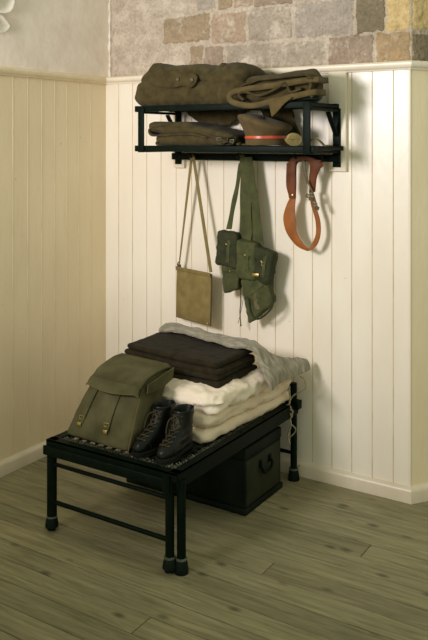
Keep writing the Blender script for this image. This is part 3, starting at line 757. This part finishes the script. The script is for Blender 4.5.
for (a_, b_, y_) in (((229,240),(228,262),-.138),((248,246),(247,270),-.143),((266,254),(263,276),-.138)):
    p_ = at(*a_, y_); q_ = at(*b_, y_+.002); MB().ribbon([p_.lerp(q_,t/6)+V((0,-.004*math.sin(PI*t/6),0)) for t in range(7)], [V((.009,0,.001))]*7, .003).build('pouch_strap', wbg, we, smooth=True)
    buckle(q_+V((0,-.004,.004)), .020,.010, M['brass'] if 0 else M['strap_edge'], we)
# belt joining pouches
stripe('belt', [(218,246),(232,250),(250,254),(270,262)], [(218,252),(232,257),(250,262),(269,269)], .004, wbg, -.062, -.062)
# holster: tapering and angled down to the right
hol = pouch([(244,281),(266,267),(275,302),(251,322)], -.09, .022, wbg, .5, seed=6, name='holster', stud=False)
pouch([(262,268),(271,274),(272,300),(262,300)], -.075, .016, wbd, .5, seed=9, name='holster_side', nflap=False)
P = [at(*p, -.118) for p in ((249,298),(251,312),(258,319),(270,310),(273,300),(267,281))]
MB().tube([V(p) for p in crom([tuple(p) for p in P], 5)], .005, 8).build('holster_rim', wbd, hol, smooth=True)
stripe('holster_strap', [(251,287),(253,298),(256,310)], [(255,286),(257,297),(260,309)], .003, M['strap_edge'], -.116, -.118)
p = at(255.5, 275, -.146); MB().box(p+V((-.018,-.001,-.007)), p+V((.018,.002,.007)), .001).build('buckle', M['brass'], we, smooth=True)
buckle(at(263,264,-.140), .014, .014, M['brass'], we)
MB().tube([V(q) for q in crom([tuple(at(*p,-.07)) for p in ((240,282),(241,300),(240,312),(241,326))], 5)], [.003]*15+[.005], 8).build('lanyard', M['strap_edge'], we, smooth=True)
MB().tube([V(q) for q in crom([tuple(at(*p,-.07)) for p in ((243,284),(243,300),(240,316),(238,323))], 5)], .0015, 6).build('lanyard', M['strap_edge'], we, smooth=True)

# leather cross belt
sb = thing('leather_belt', (1.27,-.08,1.3), 'tan leather officer\'s belt with cross strap looped over the right-hand hook', 'belt')
def strip2(name, left, right, Ys, th, m, parent=sb, n=6):
    L_ = crom([tuple(at(*p, y)) for p, y in zip(left, Ys)], n); R_ = crom([tuple(at(*p, y)) for p, y in zip(right, Ys)], n)
    pts = [(V(a)+V(b))/2 for a,b in zip(L_,R_)]; sd = [(V(b)-V(a))/2 for a,b in zip(L_,R_)]
    return MB().ribbon(pts, sd, th).build(name, m, parent, smooth=True)
# main loop: broad left limb narrows round the bottom and comes up the right
strip2('belt_band', [(291,196),(286,207),(283.5,219),(287,233),(296,245),(305,250),(310,250.5),(317,245),(320.5,234),(320,220),(315,203),(312,190)],
                    [(296,196),(295,207),(295.5,219),(297,232),(303,243),(308,248),(309,248.6),(312,244),(316,234),(315.5,220),(311,204),(309,190)],
       [-.075,-.08,-.085,-.088,-.088,-.085,-.082,-.078,-.075,-.072,-.072,-.075], .005, M['leather'])
strip2('left_limb', [(289,161),(288,172),(288,184),(289.5,198)], [(296.5,161),(296,172),(296,184),(295.5,198)], [-.098,-.095,-.09,-.085], .014, M['leather_dark'])
strip2('stitched_edge', [(287,163),(286.5,175),(286.8,187),(290,198)], [(289.5,163),(289,175),(289.3,187),(291.5,198)], [-.096,-.094,-.09,-.085], .008, M['leather_dark'])
strip2('right_limb', [(310,160),(310.5,168),(309.5,178),(310,192)], [(321.5,160),(320,169),(316.5,178),(315,192)], [-.092,-.092,-.088,-.08], .012, M['leather_dark'])
strip2('top_bend', [(290,168),(289,162),(294,157),(304,156),(314,158),(321,163),(322,167)], [(296,168),(297,164),(300,161.5),(305,161),(311,163),(313,166),(313,170)], [-.090,-.090,-.088,-.088,-.088,-.09,-.092], .010, M['leather_dark'])
MB().tube([V(q) for q in crom([tuple(at(*p,-.105)) for p in ((303,160),(305,172),(309,184),(313,193),(316,203),(318,209))], 5)], .0042, 8).build('cross_strap', M['strap_edge'], sb, smooth=True)
strip2('cross_strap', [(302,161),(304,172),(307,184)], [(305,161),(306.5,172),(309.5,184)], [-.11,-.11,-.105], .004, M['strap_edge'])
for i,(bx,by) in enumerate(((308,196),(312,195),(311,199),(315,204),(317,208))):
    buckle(at(bx,by,-.108), .018,.013, M['steel'] if i%2 else M['strap_edge'], sb, up=V((.3,0,.95)), r=.003)
MB().lathe([(.006,0),(.006,.002),(.002,.004)], 12, at(292.5,195,-.097), (0,-1,0)).build('stud', M['brass'], sb, smooth=True)
MB().lathe([(.014,0),(.014,.004),(.005,.008)], 14, at(320.5,165,-.098), (.3,-1,0)).build('stud', M['leather_dark'], sb, smooth=True)

# ================================================================== BED
ZD = .385
BX0, BX1, BY0, BY1 = .592, 1.262, -1.085, -.060
bed = thing('folding_bedstead', (.93,-.57,0), 'black iron folding barrack bedstead with rubber-cupped legs, closed to half length', 'bed')
def angle(name, p, q, inward, hh, wv, m=bi):     # L-shaped rail: vertical web + inward flange
    mb = MB(); p = V(p); q = V(q); i_ = V(inward)
    mb.bar(p+i_*.0025+V((0,0,-hh/2)), q+i_*.0025+V((0,0,-hh/2)), .005, hh)
    mb.bar(p+i_*wv/2+V((0,0,-.0025)), q+i_*wv/2+V((0,0,-.0025)), wv, .005)
    return mb.build(name, m, bed)
angle('side_rail', (BX1,BY0+.01,ZD), (BX1,BY1,ZD), (-1,0,0), .062, .040)
angle('side_rail', (BX0,BY0+.01,ZD), (BX0,BY1,ZD), (1,0,0), .045, .040)
angle('end_rail', (BX0-.004,BY0,ZD), (BX1,BY0,ZD), (0,1,0), .030, .040)
angle('end_rail', (BX0,BY1,ZD), (BX1,BY1,ZD), (0,-1,0), .030, .035)
MB().box((BX0-.012,BY0-.012,ZD-.062),(BX1-.028,BY0-.002,ZD-.024),.003).build('lower_end_rail', bi, bed, smooth=True)
MB().tube([(BX1-.045,BY0+.0,ZD-.008),(BX1-.045,BY0,ZD-.075)], .018, 12).build('hinge_block', bi, bed, smooth=True)
# lattice: flat laths both ways plus fine wire and end links
mb = MB()
for i in range(13):
    x = BX0+.055+i*(BX1-BX0-.11)/12; mb.box((x-.009,BY0+.03,ZD-.012),(x+.009,BY1-.03,ZD-.009))
for j in range(20):
    y = BY0+.06+j*.047; mb.box((BX0+.03,y-.009,ZD-.0085),(BX1-.03,y+.009,ZD-.006))
mb.build('lath_mesh', M['worn_iron'], bed)
mb = MB()
for i in range(46):
    x = BX0+.05+i*(BX1-BX0-.10)/45
    a = i*1.3
    for rr in range(2):
        y0_ = BY0+.046+rr*.018 + .004*nz((i*3.1,rr,0)); c = V((x,y0_,ZD-.002)); pts = []
        for k in range(9):
            b = k/8*2*PI; pts.append(c+V((.006*math.cos(b+a), .010*math.sin(b), .003*math.sin(b*2+a))))
        mb.tube(pts, .0013, 5, False)
for j in range(60):
    y = BY0+.06+j*(BY1-BY0-.12)/59; c = V((BX1-.052,y,ZD-.002)); pts = []
    for k in range(9): b = k/8*2*PI; pts.append(c+V((.010*math.cos(b), .006*math.sin(b+j), .003*math.sin(b*2+j))))
    mb.tube(pts, .0013, 5, False)
tag(mb.build('wire_links', M['steel'], bed, smooth=True), kind='stuff')
def leg(x, y, r=.0175, top=ZD-.03, caster=False, cupr=.028):
    l = MB().tube([(x,y,.03),(x,y,top)], r, 16).build('leg', bi, bed, smooth=True)
    MB().lathe([(cupr*.98,.0),(cupr,.004),(cupr*.96,.018),(cupr*.78,.050),(cupr*.70,.052)] if not caster else [(cupr*.6,.012),(cupr*1.02,.018),(cupr*.98,.030),(cupr*.80,.056),(cupr*.7,.058)], 18, (x,y,0)).build('foot_cup', M['rubber'], l, smooth=True)
    MB().lathe([(cupr*.80,.050),(cupr*.83,.052),(cupr*.80,.057),(r,.058)] if not caster else [(cupr*.82,.056),(cupr*.84,.058),(cupr*.8,.062),(r,.063)], 18, (x,y,0)).build('foot_ring', M['ring'], l, smooth=True)
    if caster:
        mb = MB()
        for k in range(3): 
            a = k*2.1; mb.lathe([(.004,-.005),(.011,-.005),(.011,.005),(.004,.005)], 12, (x+.009*math.cos(a),y+.009*math.sin(a),.0115), (math.cos(a+1.2),math.sin(a+1.2),0))
        mb.build('foot_claw', M['rubber'], l, smooth=True)
    return l
leg(BX0+.016, BY0+.014, .021, caster=True)
leg(BX1-.040, BY0+.012, caster=True); leg(BX1-.002+.0, BY0+.035)
leg(BX1-.018, BY1-.012, .016, .47); leg(BX0+.018, BY1-.012, .016, .47)
MB().box((BX1-.045,BY1-.038,ZD-.035),(BX1+.018,BY1+.006,ZD+.005),.003).build('corner_socket', bi, bed, smooth=True)
MB().box((BX0-.012,BY1-.034,ZD-.035),(BX0+.045,BY1+.006,ZD+.005),.003).build('corner_socket', bi, bed, smooth=True)
rod('head_bar', (BX0+.018,BY1-.012,.462), (BX1-.018,BY1-.012,.462), .009, bi, bed)
rod('cross_bar', (BX0+.02,BY0+.014,.282), (BX1-.04,BY0+.014,.282), .0085, bi, bed)
rod('cross_bar', (BX0+.02,BY0+.014,.122), (BX1-.04,BY0+.014,.122), .0095, bi, bed)
rod('cross_bar', (BX0+.02,BY1-.012,.13), (BX1-.02,BY1-.012,.13), .0085, bi, bed)
for t in (.1,.3,.5,.7,.9):
    y = BY0+t*(BY1-BY0); MB().lathe([(.007,0),(.006,.003),(.002,.005)], 10, (BX1-.02,y,ZD), (0,0,1)).build('rivet', bi, bed, smooth=True)

# trunk under the bed
tk = thing('metal_trunk', (.905,-.353,0), 'black painted tin trunk with drop handle under the bedstead', 'trunk')
TX0,TX1,TY0,TY1 = .580,1.232,-.52,-.185
MB().box((TX0,TY0,.028),(TX1,TY1,.238),.004).build('trunk_body', M['tin'], tk, smooth=True)
MB().box((TX0-.003,TY0-.003,.240),(TX1+.003,TY1+.003,.290),.005).build('lid', M['tin'], tk, smooth=True)
MB().box((TX0-.008,TY0-.008,.0),(TX1+.008,TY1+.008,.027),.004).build('plinth', M['tin'], tk, smooth=True)
MB().box((TX1,TY0+.01,.034),(TX1+.002,TY1-.01,.232),.001).build('end_panel', M['tin_end'], tk, smooth=True)
hd = MB().box((TX1+.002,-.40,.165),(TX1+.006,-.375,.20),.001).box((TX1+.002,-.315,.165),(TX1+.006,-.29,.20),.001).tube([V(p) for p in crom([(TX1+.006,-.387,.183),(TX1+.016,-.392,.165),(TX1+.018,-.375,.145),(TX1+.018,-.345,.138),(TX1+.018,-.315,.145),(TX1+.016,-.298,.165),(TX1+.006,-.303,.183)],4)], .007, 8)
hd.lathe([(.012,0),(.010,.006),(.004,.009)],12,(TX1+.004,-.387,.19),(1,0,0)).lathe([(.012,0),(.010,.006),(.004,.009)],12,(TX1+.004,-.303,.19),(1,0,0))
hd.build('handle', M['black_iron'], tk, smooth=True)

# ================================================================== BEDDING
def pad(name, x0, x1, y0, y1, z0, z1, R, m, seed, amp=.006, amp2=.004, skew=.0, res=.012, label=None, cat=None, group=None, topfn=None):
    hx,hy,hz = (x1-x0)/2,(y1-y0)/2,(z1-z0)/2; cx,cy,cz=(x0+x1)/2,(y0+y1)/2,(z0+z1)/2
    def f(x,y,z):
        X = cx+x; Yy = cy+y
        if x > 0: X += skew*(y/hy)*.5
        zz = cz+z
        if topfn: zz += topfn(X,Yy)*((z/hz+1)/2)
        return (X + .008*nz((0,Yy,zz),(1,7,9),seed), Yy + .008*nz((X,0,zz),(7,1,9),seed+1), zz)
    def dsp(p):
        if p.z < z0+.004: return 0
        return amp*fold_noise(p,(6,6,28),seed)+amp2*fold_noise(p,(14,11,20),seed+2)+amp2*.5*fold_noise(p,(30,26,44),seed+5)-amp*.8
    o = soft(name,(hx,hy,hz),(R,R,min(R,hz*.98)),res,f,m,None,dsp,loc=(cx,cy,z0))
    return tag(o,label,cat,group)
BG = 'folded bedding on the bedstead'
pad('mattress_pad', .625,1.215,-.785,-.085, ZD+.001,.440, .028, M['ticking'], 1, amp=.008, amp2=.006, res=.009, label='cream mattress pad at the bottom, lying directly on the bedstead', cat='mattress', group='cream mattress pads in the bedding pile', skew=.05)
pad('mattress_pad', .630,1.225,-.775,-.090, .443,.502, .028, M['ticking'], 2, amp=.009, amp2=.007, res=.009, label='cream mattress pad in the middle of the bedding pile', cat='mattress', group='cream mattress pads in the bedding pile', skew=.05)
pad('folded_sheet', .625,1.245,-.765,-.085, .505,.582, .04, M['sheet'], 5, amp=.014, amp2=.010, label='crumpled white sheet folded under the dark brown blankets', cat='sheet', skew=.05, res=.009)
tf = lambda X,Y: -.022*max(0,(X-.64)/.5)
def fblanket(x0,x1,y0,y1,zf,th,seed,label):
    # one blanket folded in three: rounded folds at the front and left, sagging to the right
    o_ = thing('folded_blanket', ((x0+x1)/2,(y0+y1)/2,zf(x0,0)), label, 'blanket', 'dark folded blankets')
    for k in range(2):
        t = th/2
        def f(x,y,z,k=k):
            u=(x+.27)/.54; v=(y+.17)/.34; X=x0+(x1-x0)*u + (.010*(k%2) if u<.5 else -.012*(k%2)); Yy=y0+(y1-y0)*v+.008*(k%2)*(1-v)
            return (X+.006*nz((0,Yy,k),(1,6,1),seed), Yy+.008*nz((X,k,0),(5,1,1),seed+k), zf(X,Yy)+t*k+t*(z+.014)/.028)
        soft('fold_layer',(.27,.17,.014),(.016,.016,.0138),.007,f,M['blanket'],o_,lambda p: .004*fold_noise(p,(5,5,20),seed+k)+.0015*nz(p,(30,30,30),seed)-.003)
sagz = lambda X,Y: -.030*max(0,(X-.64)/.54)**1.2 - .012*math.exp(-((X-.95)/.15)**2)
fblanket(.632,1.180,-.655,-.30, lambda X,Y: .586+.3*sagz(X,Y), .060, 11, 'dark brown wool blanket folded flat, lower of the two')
fblanket(.640,1.172,-.640,-.31, lambda X,Y: .647+.6*sagz(X,Y), .056, 14, 'dark brown wool blanket folded flat, upper of the two')

# pale grey blanket over the top and the right end
path = crom([(.665,.714),(.80,.710),(.93,.701),(1.05,.697),(1.14,.694),(1.195,.676),(1.235,.635),(1.27,.600),(1.298,.570),(1.305,.535)], 8)
mb = MB(); K = len(path); ny = 44; vs = []; fs = []
for j in range(ny+1):
    t = j/ny
    for i,(x,z) in enumerate(path):
        s = i/(K-1); e = max(0,(s-.62)/.38)
        yf = -.395 - .05*e + .02*math.sin(s*13); yb = -.285 + .21*min(1,e*1.6) + .012*math.sin(s*9)
        y = yf+(yb-yf)*t
        a = .012*fold_noise((x,y,z),(8,14,8),31)+.006*fold_noise((x,y,z),(20,20,20),33)
        back = max(0, t-.8)/.2*(1-min(1,e*2))
        zz = z+a*(1-e*.5)+.004
        if t < .06: zz -= .006
        vs.append((x+(.2+e)*a*.6 + .02*e*nz((0,y,0),(1,9,1),2), y+.012*back, zz-.020*back))
for j in range(ny):
    for i in range(K-1): a = j*K+i; fs.append((a,a+1,a+K+1,a+K))
gb = mb.add(vs,fs).build('grey_blanket', M['greysheet'], None, smooth=80, loc=(1.0,-.2,.71))
md = gb.modifiers.new('s','SOLIDIFY'); md.thickness = .016; md.offset = 0
md = gb.modifiers.new('b','SUBSURF'); md.levels = 1; md.render_levels = 1
tag(gb, 'pale grey blanket crumpled over the top and right end of the bedding pile', 'blanket')

# cord tied to the bed corner
cd = thing('tie_cord', (1.28,-.10,.40), 'pale cotton cord knotted and hanging at the bed\'s back right corner', 'cord')
def cord(pts, Y, r, name='cord_strand'):
    MB().tube([V(p) for p in crom([tuple(at(px,py,Y)) for px,py in pts], 6)], r, 8).build(name, M['cord'], cd, smooth=True)
cord([(300,376),(305,380),(305,388),(300,392),(293,396),(289,403)], -.13, .0035)
cord([(289,388),(290,400),(288,412),(291,424),(288,436),(290,444)], -.14, .0045)
cord([(291,424),(296,430),(290,437),(288,434)], -.14, .003)
cord([(288,415),(284,420),(280,422)], -.14, .003)
for (x,y) in ((288,408),(290,412),(286,413),(289,416)):
    cord([(x-3,y-1),(x,y-3),(x+3,y),(x,y+3),(x-3,y)], -.145, .004, 'knot')

# ================================================================== PACK
pkT = thing('canvas_pack', (.8,-.92,ZD), 'olive canvas military pack with two buckled straps leaning on the bedding', 'backpack')
# corners (x, y, z): bottom front, top front, top back, bottom back for left and right ends
Lc = dict(bf=V((.628,-1.020,ZD+.004)), tf=V((.712,-.918,.640)), tb=V((.708,-.742,.672)), bb=V((.640,-.850,ZD+.004)))
Rc = dict(bf=V((.985,-1.035,ZD+.004)), tf=V((.985,-.935,.640)), tb=V((.985,-.735,.660)), bb=V((.975,-.850,ZD+.004)))
def packpt(u, v, w):                            # u: left-right, v: front-back, w: bottom-top
    def side(c):
        b = c['bf'].lerp(c['bb'], v); t = c['tf'].lerp(c['tb'], v); return b.lerp(t, w)
    return side(Lc).lerp(side(Rc), u)
hx, hy, hz_ = .17, .09, .135
def pf(x,y,z):
    u=(x/hx+1)/2; v=(y/hy+1)/2; w=(z/hz_+1)/2
    p = packpt(u,v,w); bul = math.sin(PI*u)*math.sin(PI*w)
    p.y -= .022*bul*(1-v)
    p.x += (.012*(u-.5)*2)*math.sin(PI*w)*math.sin(PI*v)
    p.z += .014*math.sin(PI*u)*w*0 + .012*math.sin(PI*v)*w
    return p
soft('pack_body',(hx,hy,hz_),(.022,.022,.022),.008,pf,M['pack'],pkT,lambda p: .006*fold_noise(p,(7,7,5),3)+.003*fold_noise(p,(16,16,12),8)-.004 if p.z>ZD+.012 else 0)
# flap over the top and front
pts = []; N = 30; mb = MB(); vs = []; fs = []; NU = 40
for i in range(N+1):
    s = i/N
    for k in range(NU+1):
        u = k/NU; uu = -.02+1.04*u
        lenf = .13 + .05*math.sin(PI*u)
        if s < .45:  v, w = 1-.98*s/.45, 1.0
        else:        v, w = 0.0, 1-(s-.45)/.55*lenf
        p = packpt(uu, max(0,min(1,v)), w)
        r = abs(s-.45)
        if s < .45: p += V((0,0,.020+.010*math.sin(PI*v)))
        else: p += V((0,-.028-.022*math.sin(PI*uu)*math.sin(PI*w)*1.0, .004))
        if r < .06: p += V((0,.006,-.006))*(1-r/.06)
        side = max(0, abs(u-.5)-.44)/.06
        p += V((0, .008*side if s>=.45 else 0, -.012*side))
        p += V((0,-1,.5))*.0035*fold_noise(p,(9,9,9),17)
        vs.append(p)
for i in range(N):
    for k in range(NU): a=i*(NU+1)+k; fs.append((a,a+1,a+NU+2,a+NU+1))
fo = mb.add(vs,fs).build('flap', M['pack'], pkT, smooth=80); md = fo.modifiers.new('s','SOLIDIFY'); md.thickness=.005
edge = [V(vs[N*(NU+1)+k]) for k in range(NU+1)]
MB().tube(edge, .0032, 6).build('flap_binding', M['pack_edge'], fo, smooth=True)
def onfront(u, w, off=.006):
    p = packpt(u,0,w); p.y -= .022*math.sin(PI*u)*math.sin(PI*w)+off; return p
for u0 in (.19, .64):
    pts = [onfront(u0-.05*(w<.5)*0, w, .007) for w in [.92-.0733*i for i in range(10)]]
    s_ = MB().ribbon(pts, [V((.015,-.001,0))]*len(pts), .007).build('strap', M['pack'], pkT, smooth=True)
    q = onfront(u0, .36, .012); buckle(q, .026,.014, M['brass'], s_, up=V((0,.35,.95)), r=.0015)
    q = onfront(u0, .25, .012); MB().box(q+V((-.010,-.0015,-.008)), q+V((.010,.0015,.008)),.001).build('strap_tip', M['brass'], s_, smooth=True)
pts = [packpt(1.0,0,w)+V((.004,-.004,0)) for w in (.02,.25,.5,.75,.95)]
MB().tube(pts,.003,6).build('seam', M['pack_edge'], pkT, smooth=True)
# side weather flap showing at the right shoulder
vsf = [packpt(1.02,v,w)+V((.012,0,0)) for v,w in ((.05,1.0),(.95,1.04),(1.0,.86),(.55,.80),(.1,.86))]
MB().prism(vsf,(.005,0,0)).build('side_flap', M['pack'], pkT)

# ================================================================== BOOTS
def boot(loc, rot, label, seed):
    t = thing('ankle_boot', loc, label, 'boot', 'pair of black ankle boots')
    o = V(loc)
    Rm = Matrix.Rotation(rot, 3, 'Z')
    T = lambda p: o + Rm @ V((p[0]*.94, p[1]*.92, p[2]))
    # height, toe reach, heel reach, half width front, half width rear (toe towards -y)
    S = [(.018,.142,.112,.045,.034),(.028,.146,.114,.047,.036),(.040,.144,.113,.046,.036),(.052,.134,.111,.043,.036),(.062,.116,.109,.040,.036),(.072,.092,.107,.038,.036),
         (.084,.064,.106,.037,.036),(.098,.040,.104,.037,.036),(.114,.024,.102,.038,.037),(.132,.014,.102,.040,.038),(.150,.008,.105,.041,.040),(.166,.006,.108,.042,.041)]
    S = crom(S, 3); n = 36; vs = []; fs = []
    def ring(h, f, b, wf, wr, inset=0.0, dz=0.0):
        out = []
        for j in range(n):
            a = 2*PI*j/n; cy = (b-f)/2; ly = (b+f)/2-inset
            sx = math.cos(a); sy = math.sin(a); 
            yy = cy + ly*sy
            k = (yy+f)/(b+f); w = wf+(wr-wf)*max(0,min(1,k)) - inset
            waist = 1-.14*math.exp(-((k-.55)/.16)**2) if h < .06 else 1
            xx = w*waist*math.copysign(abs(sx)**.82, sx)
            wk = .0028*fold_noise((xx+seed,yy,h),(26,34,30),seed) if .03 < h else 0
            out.append(T((xx*(1+wk/.04), yy+wk, h+dz)))
        return out
    for s in S: vs += ring(*s)
    vs += ring(.168,.004,.106,.040,.039); vs += ring(.160,.002,.104,.037,.036,.002); vs += ring(.09,.02,.095,.03,.03,.003)
    m_ = len(S)+3
    for i in range(m_-1):
        for j in range(n): fs.append((i*n+j, i*n+(j+1)%n, (i+1)*n+(j+1)%n, (i+1)*n+j))
    fs.append(tuple(range(n))); fs.append(tuple((m_-1)*n+j for j in range(n)))
    MB().add(vs,fs).build('upper', M['boot'], t, smooth=80)
    # sole and heel
    mb = MB(); vs=[]; fs=[]
    P = [(.006,.148,.114,.050,.038),(.008,.151,.117,.052,.040),(.018,.151,.117,.052,.040),(.020,.146,.113,.048,.037)]
    for p in P: vs += ring(*p)
    for i in range(3):
        for j in range(n): fs.append((i*n+j, i*n+(j+1)%n, (i+1)*n+(j+1)%n, (i+1)*n+j))
    fs.append(tuple(range(n))); fs.append(tuple(3*n+j for j in range(n)))
    so = mb.add(vs,fs); so.build('sole', M['boot_sole'], t, smooth=40)
    mb = MB(); vs=[]; fs=[]
    for h in (0,.0065):
        for j in range(n):
            a=2*PI*j/n; vs.append(T((.036*math.cos(a), .075+.038*math.sin(a)*(1 if math.sin(a)>0 else .7), h)))
    for j in range(n): fs.append((j,(j+1)%n,n+(j+1)%n,n+j))
    fs.append(tuple(range(n))); fs.append(tuple(n+j for j in range(n)))
    mb.add(vs,fs).build('heel', M['boot_sole'], t, smooth=40)
    mb = MB(); 
    vs=[]; fs=[]
    for h in (0,.0065):
        for j in range(n): a=2*PI*j/n; vs.append(T((.046*math.cos(a), -.08+.066*math.sin(a), h)))
    for j in range(n): fs.append((j,(j+1)%n,n+(j+1)%n,n+j))
    fs.append(tuple(range(n))); fs.append(tuple(n+j for j in range(n)))
    mb.add(vs,fs).build('half_sole', M['boot_sole'], t, smooth=40)
    # toe cap seam, tongue, laces over eyelets
    mb = MB(); ctr = [(.062,-.113),(.072,-.090),(.084,-.062),(.098,-.038),(.114,-.021),(.132,-.011),(.150,-.005)]
    for i,(h,y) in enumerate(ctr):
        w = .019
        h2,y2 = ctr[min(i+1,len(ctr)-1)]
        mb.tube([T((-w,y+.002+.004,h+.0)), T((0,y-.007,h+.004)), T((w,y2+.006,h2))], .0022, 6)
        mb.tube([T((w,y+.006,h)), T((0,y-.009,h+.006)), T((-w,y2+.006,h2))], .0022, 6)
    lc = mb.build('laces', M['lace'], t, smooth=True)
    pts = crom([T((0,-.012,.150)), T((.022,-.030,.140)), T((.030,-.040,.118)), T((.012,-.052,.112)), T((0,-.030,.122))], 5)
    p2 = crom([T((0,-.012,.150)), T((-.024,-.028,.138)), T((-.028,-.044,.110)), T((-.020,-.062,.092))], 5)
    MB().tube([V(p) for p in pts], .0022, 6).tube([V(p) for p in p2], .0022, 6).build('lace_bow', M['lace'], t, smooth=True)
    for sgn in (-1,1):
        for (h,y) in ctr: MB().lathe([(.0035,0),(.0035,.0015),(.0015,.002)], 8, T((sgn*.022,y+.006,h)), Rm @ V((sgn*.5,-.5,.7))).build('eyelet', M['lace'], t, smooth=True)
    pts = []
    for k in range(13):
        a = PI+PI*k/12 ; pts.append(T((.047*math.cos(a), -.088+.050*math.sin(a)*.12, .024+.038*math.sin(PI*k/12))))
    MB().tube(pts, .0016, 6).build('toe_cap_seam', M['boot'], t, smooth=True)
    return t
boot((1.036,-.905,ZD), math.radians(-4), 'black leather laced ankle boot, the left one, beside the olive pack', 1.3)
boot((1.142,-.908,ZD), math.radians(4), 'black leather laced ankle boot, the right one, nearest the side rail', 4.1)

# ================================================================== LIGHT, CAMERA
def look(o, tgt): o.rotation_euler = (V(tgt)-o.location).to_track_quat('-Z','Y').to_euler()
l = bpy.data.lights.new('lamp','SPOT'); l.energy = 365; l.color = (1,.95,1.0); l.shadow_soft_size = .36; l.spot_size = math.radians(80); l.spot_blend = 1.0
lo = bpy.data.objects.new('lamp', l); COL.objects.link(lo); lo.location = (.5,-3.35,2.12); look(lo,(1.15,0,1.75))
w = bpy.data.worlds.new('World'); bpy.context.scene.world = w; w.use_nodes = True
w.node_tree.nodes['Background'].inputs[0].default_value = (.93,1,.80,1); w.node_tree.nodes['Background'].inputs[1].default_value = .64
cam = bpy.data.cameras.new('Camera'); co = bpy.data.objects.new('Camera', cam); COL.objects.link(co)
cam.sensor_fit = 'HORIZONTAL'; cam.sensor_width = 36; cam.lens = 800/428*36; cam.shift_y = (140-320)/428; cam.clip_start = .05
co.location = (3.004,-3.558,1.65); co.rotation_euler = (PI/2,0,math.radians(32.48))
sc = bpy.context.scene; sc.camera = co
sc.view_settings.view_transform = 'Standard'; sc.view_settings.look = 'None'; sc.view_settings.gamma = 1; sc.view_settings.use_curve_mapping = False
sc.view_settings.exposure = 0
